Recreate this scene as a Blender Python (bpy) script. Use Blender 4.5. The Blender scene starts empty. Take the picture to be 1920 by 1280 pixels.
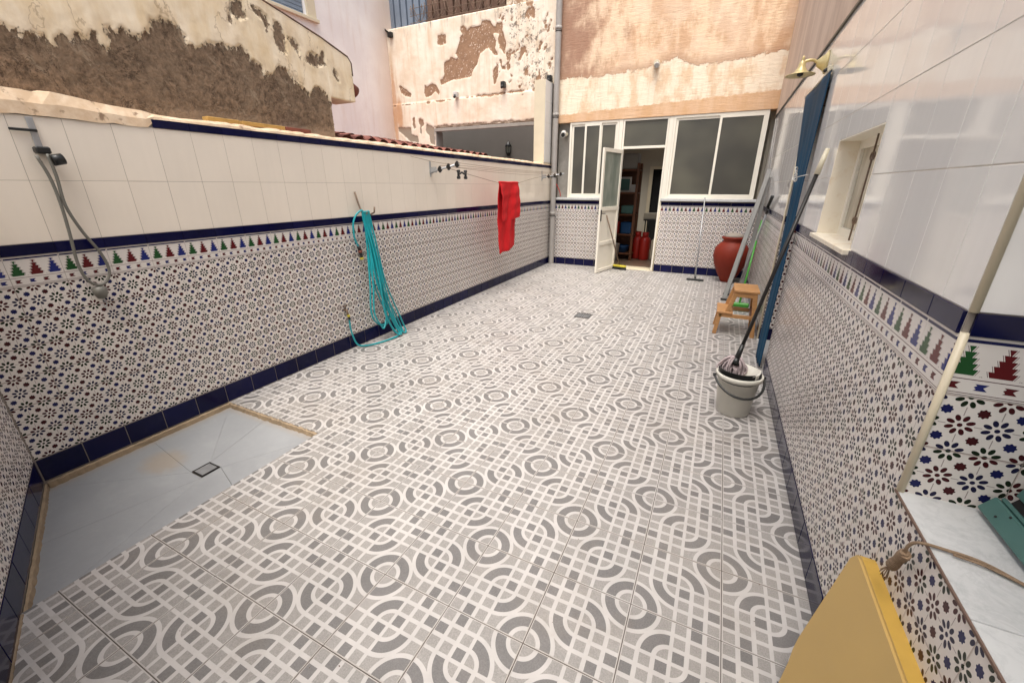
import bpy, bmesh, math, random
from mathutils import Vector, Matrix
R = math.radians
random.seed(7)
SC = bpy.context.scene
COL = SC.collection

# ------------------------------------------------------------------ camera
cam_d = bpy.data.cameras.new('camera')
cam = bpy.data.objects.new('camera', cam_d)
COL.objects.link(cam)
cam_d.sensor_width = 36.0
cam_d.lens = 768.76 / 1920 * 36
cam_d.clip_start = 0.02
cam_d.clip_end = 200
YAW, PITCH, ROLL = 0.4532, -0.3617, -0.0011
fwd = Vector((-math.sin(YAW)*math.cos(PITCH), math.cos(YAW)*math.cos(PITCH), math.sin(PITCH)))
rt = Vector((math.cos(YAW), math.sin(YAW), 0))
up = rt.cross(fwd)
rt2 = rt*math.cos(ROLL) + up*math.sin(ROLL)
up2 = -rt*math.sin(ROLL) + up*math.cos(ROLL)
mw = Matrix((rt2, up2, -fwd)).transposed().to_4x4()
mw.translation = Vector((3.1056, -0.9154, 1.5126))
cam.matrix_world = mw
SC.camera = cam

# ------------------------------------------------------------------ sky, sun, exposure
world = bpy.data.worlds.new('World')
SC.world = world
world.use_nodes = True
wn = world.node_tree
wn.nodes.clear()
wo = wn.nodes.new('ShaderNodeOutputWorld')
bg = wn.nodes.new('ShaderNodeBackground')
sky = wn.nodes.new('ShaderNodeTexSky')
sky.sky_type = 'NISHITA'
sky.sun_disc = False
SUN_EL, SUN_AZ = 70, 172      # degrees; azimuth clockwise from +Y
sky.sun_elevation = R(SUN_EL)
sky.sun_rotation = R(SUN_AZ)
sky.air_density = 1.0
sky.dust_density = 6.0
sky.ozone_density = 0.6
bg.inputs['Strength'].default_value = 0.15
hs_ = wn.nodes.new('ShaderNodeHueSaturation')          # overcast: a greyer sky
hs_.inputs['Saturation'].default_value = 0.45
wn.links.new(sky.outputs[0], hs_.inputs['Color']); wn.links.new(hs_.outputs[0], bg.inputs[0])
wn.links.new(bg.outputs[0], wo.inputs[0])
sl = bpy.data.lights.new('sun', 'SUN')
sl.energy = 1.5
sl.angle = R(36)
sl.color = (1.0, 0.935, 0.83)
sun = bpy.data.objects.new('sun', sl)
COL.objects.link(sun)
sdir = Vector((math.sin(R(SUN_AZ))*math.cos(R(SUN_EL)), math.cos(R(SUN_AZ))*math.cos(R(SUN_EL)), math.sin(R(SUN_EL))))
sun.rotation_euler = sdir.to_track_quat('Z', 'Y').to_euler()
sun.location = (0, 0, 12)
SC.view_settings.view_transform = 'Standard'
SC.view_settings.look = 'None'
SC.view_settings.gamma = 1
SC.view_settings.use_curve_mapping = False
SC.view_settings.exposure = 0.80
SC.render.engine = 'CYCLES'
SC.cycles.max_bounces = 10
SC.cycles.diffuse_bounces = 6
SC.cycles.glossy_bounces = 4

# ------------------------------------------------------------------ node expressions
class V:
    nt = None
    def __init__(s, k): s.k = k
    @staticmethod
    def m(op, *a, clamp=False):
        n = V.nt.nodes.new('ShaderNodeMath'); n.operation = op; n.use_clamp = clamp
        for i, x in enumerate(a):
            if isinstance(x, V): V.nt.links.new(x.k, n.inputs[i])
            else: n.inputs[i].default_value = x
        return V(n.outputs[0])
    def __add__(s, o): return V.m('ADD', s, o)
    __radd__ = __add__
    def __sub__(s, o): return V.m('SUBTRACT', s, o)
    def __rsub__(s, o): return V.m('SUBTRACT', o, s)
    def __mul__(s, o): return V.m('MULTIPLY', s, o)
    __rmul__ = __mul__
    def __truediv__(s, o): return V.m('DIVIDE', s, o)
    def __abs__(s): return V.m('ABSOLUTE', s)
    def __lt__(s, o): return V.m('LESS_THAN', s, o)
    def __gt__(s, o): return V.m('GREATER_THAN', s, o)
def vmax(a, *b):
    for x in b: a = V.m('MAXIMUM', a, x)
    return a
def vmin(a, *b):
    for x in b: a = V.m('MINIMUM', a, x)
    return a
def sstep(a, b, x):
    n = V.nt.nodes.new('ShaderNodeMapRange'); n.interpolation_type = 'SMOOTHSTEP'
    V.nt.links.new(x.k, n.inputs[0])
    n.inputs[1].default_value = a; n.inputs[2].default_value = b
    return V(n.outputs[0])
def coords(kind='Object'):
    tc = V.nt.nodes.new('ShaderNodeTexCoord')
    sp = V.nt.nodes.new('ShaderNodeSeparateXYZ')
    V.nt.links.new(tc.outputs[kind], sp.inputs[0])
    return V(sp.outputs[0]), V(sp.outputs[1]), V(sp.outputs[2])
def wpos():
    g = V.nt.nodes.new('ShaderNodeNewGeometry')
    sp = V.nt.nodes.new('ShaderNodeSeparateXYZ')
    V.nt.links.new(g.outputs['Position'], sp.inputs[0])
    return V(sp.outputs[0]), V(sp.outputs[1]), V(sp.outputs[2])
def comb(x, y, z):
    n = V.nt.nodes.new('ShaderNodeCombineXYZ')
    for i, a in enumerate((x, y, z)):
        if isinstance(a, V): V.nt.links.new(a.k, n.inputs[i])
        else: n.inputs[i].default_value = a
    return n.outputs[0]
def noise(vec, scale=5, detail=4, rough=0.55, dist=0.0):
    n = V.nt.nodes.new('ShaderNodeTexNoise')
    V.nt.links.new(vec, n.inputs['Vector'])
    n.inputs['Scale'].default_value = scale; n.inputs['Detail'].default_value = detail
    n.inputs['Roughness'].default_value = rough; n.inputs['Distortion'].default_value = dist
    return V(n.outputs[0])
def rand():
    n = V.nt.nodes.new('ShaderNodeObjectInfo'); return V(n.outputs['Random'])
def mix(f, a, b):
    n = V.nt.nodes.new('ShaderNodeMix'); n.data_type = 'RGBA'
    if isinstance(f, V): V.nt.links.new(f.k, n.inputs[0])
    else: n.inputs[0].default_value = f
    for i, c in ((6, a), (7, b)):
        if isinstance(c, tuple): n.inputs[i].default_value = (*c[:3], 1)
        else: V.nt.links.new(c, n.inputs[i])
    return n.outputs[2]
def scalec(c, v):
    """colour times a value"""
    n = V.nt.nodes.new('ShaderNodeMix'); n.data_type = 'RGBA'; n.blend_type = 'MULTIPLY'
    n.inputs[0].default_value = 1
    if isinstance(c, tuple): n.inputs[6].default_value = (*c, 1)
    else: V.nt.links.new(c, n.inputs[6])
    V.nt.links.new(comb(v, v, v), n.inputs[7])
    return n.outputs[2]
def attr(name):
    n = V.nt.nodes.new('ShaderNodeAttribute'); n.attribute_name = name; return V(n.outputs['Fac'])
MATS = {}
def material(name, color=(.5, .5, .5), rough=0.5, metal=0.0, fn=None, spec=0.5, trans=0.0, ior=1.5, emit=None):
    m = bpy.data.materials.new(name); m.use_nodes = True
    nt = m.node_tree; V.nt = nt
    b = nt.nodes['Principled BSDF']
    b.inputs['Base Color'].default_value = (*color, 1)
    b.inputs['Roughness'].default_value = rough
    b.inputs['Metallic'].default_value = metal
    b.inputs['Specular IOR Level'].default_value = spec
    b.inputs['Transmission Weight'].default_value = trans
    b.inputs['IOR'].default_value = ior
    if fn:
        r = fn()
        c = r.get('color')
        if c is not None:
            if isinstance(c, tuple): b.inputs['Base Color'].default_value = (*c, 1)
            else: nt.links.new(c, b.inputs['Base Color'])
        if 'rough' in r: nt.links.new(r['rough'].k, b.inputs['Roughness'])
        if 'bump' in r:
            h, st, dist = r['bump']
            bn = nt.nodes.new('ShaderNodeBump')
            bn.inputs['Strength'].default_value = st; bn.inputs['Distance'].default_value = dist
            nt.links.new(h.k, bn.inputs['Height']); nt.links.new(bn.outputs[0], b.inputs['Normal'])
    MATS[name] = m
    return m
def simple(name, color, rough=.5, metal=0., var=.12, scale=25, bump=0.0, spec=.5, stretch=(1, 1, 1)):
    def fn():
        x, y, z = coords()
        v = comb(x*stretch[0], y*stretch[1], z*stretch[2])
        n = noise(v, scale, 5)
        n2 = noise(v, scale*.18, 3)
        f = 1 + (n - .5)*var*2 + (n2 - .5)*var*2
        d = dict(color=scalec(color, f), rough=(n2 - .5)*.25 + rough)
        if bump: d['bump'] = (n, bump, .004)
        return d
    return material(name, color, rough, metal, fn, spec)

# --- ceramic materials
def f_floor():
    x, y, z = coords(); T = .3156
    u = x/T; v = y/T
    du = abs(u); dv = abs(v)
    circ = (u*v) > 0
    rc = V.m('SQRT', du*du + dv*dv)
    a = .5 - du; b = .5 - dv
    rk = V.m('SQRT', a*a + b*b)
    h = .0245
    def ln(q, c): return abs(q - c) < h
    ring = vmax(ln(rc, 1/6), ln(rc, 1/3), ln(rk, 1/6), ln(rk, 1/3))
    def band(q): return (q > 1/6)*(q < 1/3)
    cd = vmax(band(rc), band(rk))
    grid = vmax(ln(du, 1/6), ln(du, 1/3), ln(dv, 1/6), ln(dv, 1/3))
    i = V.m('FLOOR', du*6); j = V.m('FLOOR', dv*6)
    gd = vmax((i + j) < .5, (abs(i + j - 3) < .5)*(i > .5)*(j > .5))
    white = vmax(ring*circ, grid*(1 - circ), du < h*.85, dv < h*.85, du > .484, dv > .484)
    dark = cd*circ + gd*(1 - circ)
    wv = comb(x, y, rand()*7)
    sp = noise(wv, 190, 3, .8)
    blot = noise(wv, 14, 3)
    px, py, pz = wpos()
    dirt = noise(comb(px, py, pz), 1.3, 5, .6)
    edge = sstep(.45, .75, noise(comb(px, py, 3.0), 2.2, 5, .65))
    k = (sp - .5)*1.1 + (blot - .5)*.3 + 1 + (rand() - .5)*.05
    c1 = scalec((.285, .271, .257), k)
    c2 = scalec((.166, .159, .155), k)
    c = mix(dark, c1, c2)
    c = mix(white, c, scalec((.475, .455, .440), (blot - .5)*.30 + (sp - .5)*.12 + 1))
    c = mix(edge*.16, c, (.30, .25, .20))
    grime = sstep(.545, .66, noise(comb(px*1.0, py*1.0, 9.), 3.1, 7, .72))
    jn = sstep(.470, .497, vmax(du, dv))*sstep(.4, .6, dirt)
    c = mix(grime*.14, c, (.22, .175, .13))
    c = mix(jn*.30, c, (.20, .155, .11))
    c = scalec(c, (dirt - .5)*.30 + 1 + (rand() - .5)*.05)
    return dict(color=c, rough=(sp - .5)*.1 + (dirt - .5)*.3 + .40, bump=(sp, .08, .0006))
material('floor_ceramic', rough=.4, fn=f_floor)

def wavy(strength=.05):
    px, py, pz = wpos()
    n = noise(comb(px, py, pz), 7, 1)
    return (n + rand()*.0, strength, .01)
def f_pattern():
    x, y, z = coords()
    CU, CV = .2/3, .075
    u = x/CU + 1.5; v = y/CV
    iu = V.m('ROUND', u); iv = V.m('ROUND', v)
    dx = (u - iu)*CU; dy = (v - iv)*CV
    r = V.m('SQRT', dx*dx + dy*dy)
    th = V.m('ARCTAN2', dy, dx)
    t = V.m('FLOORED_MODULO', th, math.pi/4) - math.pi/8
    pa = r*V.m('COSINE', t) - .0198; pb = r*V.m('SINE', t)
    petal = ((pa*pa)/(.0086**2) + (pb*pb)/(.0052**2)) < 1
    dot = r < .0052
    fu = (V.m('FRACT', u) - .5)*CU; fv = (V.m('FRACT', v + 8) - .5)*CV
    rs = V.m('SQRT', fu*fu + fv*fv)
    ts = V.m('ARCTAN2', fv, fu)
    star = rs < (V.m('COSINE', ts*8)*.0013 + .0112)
    line = vmax(abs(dx) < .0009, abs(dy) < .0009)*(r > .026)
    hi = V.m('FLOORED_MODULO', iu + iv*2 + 9 + V.m('FLOOR', rand()*2.99), 3)
    hs = V.m('FLOORED_MODULO', V.m('FLOOR', u) + 9, 2)
    green, red, blue = (.012, .020, .010), (.052, .010, .012), (.012, .014, .075)
    fc = mix(hi > .5, green, mix(hi > 1.5, red, (.016, .015, .045)))
    scol = mix(hs > .5, red, blue)
    px, py, pz = wpos()
    n = noise(comb(px, py, pz), 2.5, 4)
    c = scalec((.70, .655, .61), (n - .5)*.16 + 1 + (rand() - .5)*.05)
    c = mix(line*.75, c, (.17, .12, .11))
    ej = (abs(y) > .0722)*(abs(y) < .0738)
    ej2 = (abs(x) > .0978)*(abs(x) < .0988)
    c = mix(ej*.6 + ej2*.5, c, (.28, .19, .165))
    c = mix(vmax(petal, dot), c, fc)
    c = mix(star, c, scol)
    return dict(color=c, rough=(n - .5)*.2 + .22, bump=wavy(.04))
material('pattern_ceramic', rough=.2, fn=f_pattern, spec=.16)

def f_border():
    x, y, z = coords()       # tile 0.2 wide (x), 0.15 high (y)
    P = .2/3
    u = V.m('FRACT', x/P + 1.5 + 8) - .5
    ax = abs(u)*P
    iu = V.m('FLOOR', x/P + 1.5)
    # stepped tree between y -0.02 and 0.052
    tt = (y + .020)/.0144
    st = V.m('FLOOR', tt)
    wdt = .0250 - st*.0047 - .0052*(1 - V.m('FRACT', tt + 8))
    tree = (tt > 0)*(tt < 5)*(ax < wdt)
    outl = (tt > -.15)*(tt < 5.1)*(abs(ax - wdt - .0025) < .0006)
    stripe = (abs(y - .063) < .0038)*(abs(x) < .0965)
    l1 = abs(y + .030) < .0011
    l2 = abs(y + .066) < .0009
    l3 = abs(y + .071) < .0007
    A = .05
    a = (V.m('FRACT', x/A + 8) - .5)*A
    ia = V.m('FLOORED_MODULO', V.m('FLOOR', x/A) + 8, 2)
    ay = y + .048
    arrow = (abs(ay) < .0085)*(a > (abs(abs(ay) - .0045)*-1.1 - .008))*(a < (abs(ay)*1.0 + .004))
    green, red, blue = (.020, .075, .024), (.105, .012, .014), (.018, .026, .15)
    tc = mix(iu > .5, green, mix(iu > 1.5, red, blue))
    px, py, pz = wpos()
    n = noise(comb(px, py, pz), 2.5, 4)
    c = scalec((.68, .64, .60), (n - .5)*.14 + 1)
    c = mix(vmax(l1, l2, l3, outl), c, (.09, .035, .04))
    c = mix(stripe, c, (.012, .014, .07))
    c = mix(tree, c, tc)
    c = mix(arrow, c, mix(ia > .5, (.09, .014, .016), (.02, .024, .12)))
    return dict(color=c, rough=(n - .5)*.2 + .2, bump=wavy(.04))
material('border_ceramic', rough=.2, fn=f_border, spec=.2)

def f_white():
    px, py, pz = wpos()
    n = noise(comb(px, py, pz), 1.6, 5, .6)
    s = noise(comb(px*9, py*9, pz*1.2), 3, 4)
    c = scalec((.82, .745, .64), (n - .5)*.14 + (s - .5)*.05 + 1 + (rand() - .5)*.035)
    return dict(color=c, rough=(n - .5)*.12 + .15, bump=wavy(.05))
material('white_ceramic', rough=.15, fn=f_white)
def f_white2():
    px, py, pz = wpos()
    n = noise(comb(px, py, pz), 1.8, 5, .6)
    s = noise(comb(px*12, py*12, pz*1.0), 3, 4)
    c = scalec((.78, .765, .74), (n - .5)*.12 + (s - .5)*.07 + 1 + (rand() - .5)*.03)
    return dict(color=c, rough=(n - .5)*.06 + .075, bump=wavy(.05))
material('gloss_white_ceramic', rough=.08, fn=f_white2, spec=.7)
def f_blue():
    px, py, pz = wpos()
    n = noise(comb(px, py, pz), 6, 4)
    c = scalec((.0035, .004, .036), (n - .5)*.7 + 1 + (rand() - .5)*.4)
    sm = sstep(.55, .8, noise(comb(px, py, pz), 9, 5, .65))
    c = mix(sm*.05, c, (.2, .18, .2))
    return dict(color=c, rough=(n - .5)*.2 + .13, bump=wavy(.06))
material('blue_ceramic', rough=.16, fn=f_blue, spec=.2)
simple('pale_grout', (.60, .56, .50), .85, var=.2, scale=30)
simple('grout', (.27, .235, .20), .9, var=.25, scale=40)
simple('floor_grout', (.105, .088, .075), .9, var=.35, scale=9)
simple('brown_joint', (.16, .10, .075), .8)
simple('cement_edge', (.30, .225, .145), .9, var=.45, scale=22, bump=.6)
simple('cream_trim', (.66, .585, .43), .4, var=.06, scale=8)
simple('white_frame', (.80, .76, .66), .38, var=.05, scale=6)
simple('aluminium', (.27, .265, .25), .5, .55, var=.12, scale=12)
simple('galvanised', (.42, .43, .44), .45, .6, var=.15, scale=30)
simple('rusty_metal', (.20, .14, .10), .6, .5, var=.6, scale=40, bump=.3)
simple('black_plastic', (.012, .013, .013), .4, var=.1)
simple('grey_plastic', (.33, .315, .295), .45, var=.06)
simple('pipe_grey', (.34, .32, .30), .5, var=.12, scale=8)
simple('dark_metal', (.03, .028, .027), .4, .5)
simple('terracotta', (.19, .022, .010), .6, var=.16, scale=9, bump=.15, spec=.25)
simple('pine_wood', (.42, .215, .082), .5, var=.3, scale=14, stretch=(1, 1, 6), bump=.15)
simple('dark_wood', (.145, .052, .020), .5, var=.3, scale=12, stretch=(1, 1, .2))
simple('red_paint', (.42, .02, .012), .4, var=.15)
simple('blue_plastic', (.008, .06, .17), .4, var=.1)
simple('green_plastic', (.05, .27, .03), .4, var=.1)
simple('yellow_plastic', (.50, .42, .03), .5, var=.1)
simple('bucket_plastic', (.62, .60, .53), .42, var=.07, scale=9)
simple('mop_cloth', (.46, .38, .385), .95, var=.35, scale=60, bump=.5)
simple('cream_plastic', (.62, .56, .42), .4, var=.06)
simple('brass_cream', (.62, .50, .24), .35, .25, var=.1, scale=18)
simple('cloth_white', (.55, .53, .5), .9)
simple('rope_fibre', (.24, .165, .105), .95, var=.45, scale=220, bump=.6)
simple('roof_clay', (.19, .058, .038), .8, var=.45, scale=18, bump=.3)
simple('clay_brick', (.44, .27, .08), .85, var=.25)
simple('teal_paint', (.065, .155, .14), .45, var=.16, scale=16)
simple('room_plaster', (.50, .46, .38), .8, var=.1, scale=4)
simple('room_floor', (.17, .12, .085), .35, var=.14, scale=5)
simple('void_black', (.01, .01, .01), .8)  # painted darkness for hollows and gaps, not a surface colour
simple('concrete_grey', (.30, .28, .25), .9, var=.25, scale=14, bump=.3)
simple('patio_grey', (.20, .185, .17), .85, var=.1, scale=3)
simple('terrace_ground', (.30, .27, .24), .9, var=.2, scale=3)

def f_slab():
    px, py, pz = wpos()
    n = noise(comb(px, py, pz), 3, 5, .6)
    s = noise(comb(px, py, 1.0), 30, 4)
    dd = (px - .30)*(px - .30) + (py - .02)*(py - .02)*1.6
    rust = sstep(.028, .002, dd + (s - .5)*.02)
    rim = sstep(.07, .0, vmin(px - .012, .6 - py) + (s - .5)*.05)
    c = scalec((.285, .295, .305), (n - .5)*.35 + (s - .5)*.08 + 1)
    c = mix(rust*.5, c, (.34, .26, .17))
    c = mix(rim*.45, c, (.33, .25, .17))
    lime = sstep(.52, .62, noise(comb(px, py, 4.), 5.5, 7, .7))
    c = mix(lime*.08, c, (.48, .48, .47))
    sc_ = sstep(.006, .001, abs(noise(comb(px, py, 8.), 2.4, 4, .5) - .5))
    c = mix(sc_*.0, c, (.12, .12, .12))
    return dict(color=c, rough=(n - .5)*.2 + .42)
material('grey_slab', rough=.4, fn=f_slab)

def f_marble():
    x, y, z = coords()
    w = noise(comb(x, y, z), 9, 6, .65, 1.5)
    v = sstep(.0, .06, abs(w - .5))
    b = noise(comb(x, y, z), 3, 3)
    c = scalec((.55, .555, .55), (b - .5)*.3 + 1)
    c = mix((1 - v)*.14 + sstep(.45, .75, noise(comb(x, y, 2.), 22, 6, .7))*.28, c, (.24, .25, .26))
    return dict(color=c, rough=(b - .5)*.1 + .22)
material('marble', rough=.2, fn=f_marble)
def f_swhite():
    x, y, z = wpos()
    b = sstep(.52, .75, noise(comb(x, y, z), 14, 5, .6))
    c = mix(b*.5, (.80, .73, .60), (.58, .40, .21))
    return dict(color=c, rough=b*.1 + .4)
material('stained_cream', rough=.4, fn=f_swhite)

def blob(a, b, cy, cz, ry, rz):
    p = (a - cy)/ry; q = (b - cz)/rz
    return 1 - V.m('SQRT', p*p + q*q)
def patches(a, b, lst):
    r = None
    for p in lst:
        k = blob(a, b, *p)
        r = k if r is None else vmax(r, k)
    return r
def curve(v, pts, lo, hi):
    """piecewise map of v through points"""
    n = V.nt.nodes.new('ShaderNodeFloatCurve')
    mp = V.m('DIVIDE', v - lo, hi - lo, clamp=True)
    V.nt.links.new(mp.k, n.inputs[1])
    c = n.mapping.curves[0]
    ps = [((x - lo)/(hi - lo), y) for x, y in pts]
    c.points[0].location = ps[0]; c.points[1].location = ps[-1]
    for q in ps[1:-1]: c.points.new(*q)
    for q in c.points: q.handle_type = 'VECTOR'
    n.mapping.update()
    return V(n.outputs[0])

def f_parapet():
    x, y, z = wpos()
    p = comb(x, y, z)
    nb = noise(p, 9, 7, .68); nf = noise(p, 34, 5, .7)
    d = attr('flake')
    m = sstep(-.003, .003, d - .006 + (noise(comb(x, y*1.5, z*.8), 24, 6, .72) - .5)*.13 + (noise(p, 110, 3, .7) - .5)*.03)
    soil = noise(comb(x, y, z*1.), 28, 6, .75)
    brown = mix(sstep(.32, .68, soil), (.085, .056, .034), (.31, .212, .138))
    brown = mix(sstep(.42, .62, noise(comb(x, y*1.4, z*.6), 5, 7, .7))*.55, brown, (.25, .178, .118))
    brown = mix(sstep(.56, .66, noise(comb(x, y + z*.6, z*.5), 11, 7, .75))*.55, brown, (.42, .33, .235))
    crk = abs(noise(comb(x, y*1.0, z*.8), 3.2, 8, .72, .6) - .5)
    brown = mix(sstep(.010, .002, crk)*.8, brown, (.045, .026, .015))
    brown = mix(sstep(2.03, 1.95, z + (nb - .5)*.15)*sstep(.6, 1.1, y)*.6, brown, (.36, .27, .19))
    fr_ = sstep(.05, .0, abs(d))*sstep(.45, .6, noise(comb(x, y*2.5, z*.6), 26, 5, .7))
    brown = mix(fr_*.5, brown, (.55, .43, .30))
    cr = noise(comb(x, y*2.2, z*.7), 5, 5, .6)
    cream = mix(sstep(.3, .75, cr), (.90, .78, .60), (.76, .60, .38))
    cream = mix(sstep(.13, .0, 3.0 - z - y*.30)*.0, cream, cream) if False else cream
    cream = mix(sstep(.05, -.0, abs(d + .03))*sstep(.4, .6, nb)*.35, cream, (.55, .42, .28))
    cream = mix(sstep(.0075, .002, abs(noise(comb(x, y, z*.6), 2.1, 6, .6) - .5))*.5, cream, (.35, .24, .14))
    cream = scalec(cream, (nf - .5)*.16 + 1)
    return dict(color=mix(m, cream, brown), rough=m*.05 + .9, bump=(soil*m + nf*.12, 1.0, .012))
material('peeling_parapet', rough=.9, fn=f_parapet)

def f_peel():
    x, y, z = wpos()
    p = comb(x, y, z)
    nb = noise(p, 2.6, 6, .6); nf = noise(p, 9, 6, .7); nt_ = noise(p, 26, 4, .7)
    d = attr('flake')
    m = sstep(-.005, .005, d + (nf - .5)*.04 + (nt_ - .5)*.03)
    cream = mix(sstep(.35, .7, nb), (.84, .76, .64), (.72, .60, .46))
    cream = mix(sstep(.45, .8, noise(comb(x*5, y, z*.5), 2.4, 5, .6))*.5, cream, (.55, .36, .19))
    rr = patches(x, z, [(-.62, 4.15, .42, .62), (-.35, 3.6, .35, .5), (-.95, 4.55, .3, .15)])
    spots = sstep(.54, .60, nf)*sstep(-.2, .4, rr) + sstep(.56, .64, nt_)*sstep(.0, .5, rr)*.8
    drip = sstep(.55, .72, noise(comb(x*7, y, z*.9), 2.6, 5, .6))*sstep(4.25, 4.62, z)
    cream = mix(vmin(vmax(spots, drip*.9), 1)*.85, cream, (.11, .09, .07))
    rust = sstep(.1, .5, patches(x, z, [(-3.62, 3.0, .12, .45), (-3.74, 3.1, .08, 1.1)]) + (nf - .5)*.6)
    cream = mix(rust*.65, cream, (.50, .22, .08))
    brown = mix(sstep(.3, .7, nf), (.25, .145, .085), (.35, .215, .13))
    ex = mix(sstep(2.9, 2.6, z), brown, (.31, .26, .20))

    return dict(color=mix(m, cream, ex), rough=m*.05 + .88, bump=(nt_*.4 + nf*.3, .6, .01))
material('peeling_wall', rough=.9, fn=f_peel)

def f_facade():
    x, y, z = wpos()
    p = comb(x, y, z)
    nb = noise(p, 2.2, 6, .6); nf = noise(comb(x*1.2, y, z*1.2), 9, 5, .7)
    st = noise(comb(x*2.0, y, z*.8), 2.2, 7, .68)
    low = curve(x, [(0, .65), (.9, .62), (1.7, .7), (2.1, .86), (2.35, .62), (3.0, .66), (3.6, .69)], 0, 3.6)*.6 + 2.93
    m1 = sstep(-.008, .008, z - low + (nf - .5)*.22 + (nb - .5)*.14)
    up_ = mix(sstep(.40, .60, st), (.60, .375, .225), (.80, .60, .41))
    up_ = mix(sstep(.4, .65, nb)*.55, up_, (.80, .62, .46))
    edgeL = sstep(1.2, .2, x + (nb - .5)*2.8 + (st - .5)*2.0)
    up_ = mix(edgeL*.9, up_, (.33, .185, .125))
    up_ = mix(sstep(.0, .13, low + .14 - z)*m1*.55, up_, (.42, .25, .16))
    cream = mix(sstep(.45, .62, st), (.86, .74, .58), (.72, .53, .35))
    cream = mix(sstep(.5, .72, noise(comb(x*5, y, z*.5), 2.6, 6, .7))*.45, cream, (.66, .44, .27))
    m2 = sstep(.008, -.008, z - 2.80 + (nf - .5)*.10 + (x - 1.8)*-.035)
    org = mix(sstep(.35, .7, st), (.62, .38, .21), (.70, .48, .31))
    c = mix(m1, cream, up_)
    c = mix(m2, c, org)
    c = scalec(c, (nf - .5)*.16 + 1)
    hb = noise(comb(x*1.2, y, z*7), 7, 5, .6)
    return dict(color=scalec(c, (hb - .5)*.08 + 1), rough=nb*.1 + .85, bump=(hb + m1*.8 + nf*.4, .8, .008))
material('facade_plaster', rough=.9, fn=f_facade)
def f_rplaster():
    x, y, z = wpos()
    st = noise(comb(x, y*1.6, z*.5), 2.4, 7, .68)
    n = noise(comb(x, y, z), 12, 4)
    c = mix(sstep(.35, .68, st), (.52, .39, .305), (.66, .52, .41))
    return dict(color=scalec(c, (n - .5)*.1 + 1), rough=n*.1 + .85)
material('side_plaster', rough=.9, fn=f_rplaster)
def f_pink():
    x, y, z = wpos()
    n = noise(comb(x, y, z), 1.6, 6, .65); s = noise(comb(x, y*5, z*.6), 2, 5)
    c = mix(sstep(.35, .7, n), (.78, .735, .725), (.86, .83, .81))
    c = mix(sstep(.5, .8, s)*.3, c, (.60, .46, .37))
    c = mix(sstep(6.5, 7.3, y)*.55, c, (.64, .47, .33))
    return dict(color=c, rough=n*.1 + .85, bump=(noise(comb(x, y, z), 30, 3), .2, .004))
material('lavender_plaster', rough=.9, fn=f_pink)
def f_coping():
    x, y, z = wpos()
    n = noise(comb(x, y, z), 14, 6, .65)
    c = mix(sstep(.35, .7, n), (.64, .47, .31), (.76, .61, .45))
    c = mix(sstep(.60, .7, noise(comb(x, y, z), 18, 5)), c, (.30, .20, .13))
    return dict(color=c, rough=n*.1 + .88, bump=(n, .4, .006))
material('coping_plaster', rough=.9, fn=f_coping)
def f_frost():
    x, y, z = wpos()
    n = noise(comb(x*.7, y, z*.8), 1.6, 2)
    c = mix(sstep(.3, .7, n), (.055, .052, .043), (.105, .100, .075))
    return dict(color=c, rough=n*.1 + .30)
material('frosted_glass', rough=.3, fn=f_frost, spec=.6)
def f_frost2():
    x, y, z = wpos()
    n = noise(comb(x*.7, y*2, z*.8), 2.2, 2)
    return dict(color=mix(sstep(.3, .7, n), (.17, .20, .17), (.34, .36, .31)), rough=n*.1 + .25)
material('pale_frosted_glass', rough=.3, fn=f_frost2)
def f_cg():
    x, y, z = wpos()
    n = noise(comb(x, y*2, z*.8), 5, 4)
    return dict(color=mix(sstep(.35, .65, n), (.34, .30, .23), (.52, .47, .37)), rough=n*.1 + .2)
material('cream_glass', rough=.3, fn=f_cg)
def f_towel():
    x, y, z = coords()
    n = noise(comb(x, y, z), 220, 2); s = noise(comb(x, y, z), 12, 3)
    c = scalec((.55, .004, .008), (n - .5)*.5 + (s - .5)*.3 + 1)
    return dict(color=c, rough=n*.05 + .92, bump=(n, .9, .004))
material('red_terry', rough=.95, fn=f_towel)
def f_curtain():
    x, y, z = coords()
    s = noise(comb(x, y*5, z*.9), 3, 5)
    c = scalec((.0045, .044, .092), (s - .5)*1.0 + 1)
    return dict(color=c, rough=s*.2 + .6)
material('blue_cloth', rough=.5, fn=f_curtain, spec=.25)
def f_yellow():
    x, y, z = coords()
    s = noise(comb(x, y, z), 5, 4)
    c = scalec((.50, .335, .115), (s - .5)*.2 + 1)
    return dict(color=c, rough=s*.15 + .42)
material('yellow_face', rough=.5, fn=f_yellow)
simple('yellow_edge', (.50, .31, .060), .5, var=.12)
simple('hose_teal', (.01, .30, .34), .35, var=.15, scale=30)
simple('hose_grey', (.15, .145, .125), .5, var=.15, scale=30)
simple('sheet_blue', (.19, .235, .30), .45, .2, var=.15, scale=5)
simple('sheet_rust', (.145, .085, .06), .75, .2, var=.5, scale=6)

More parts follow.
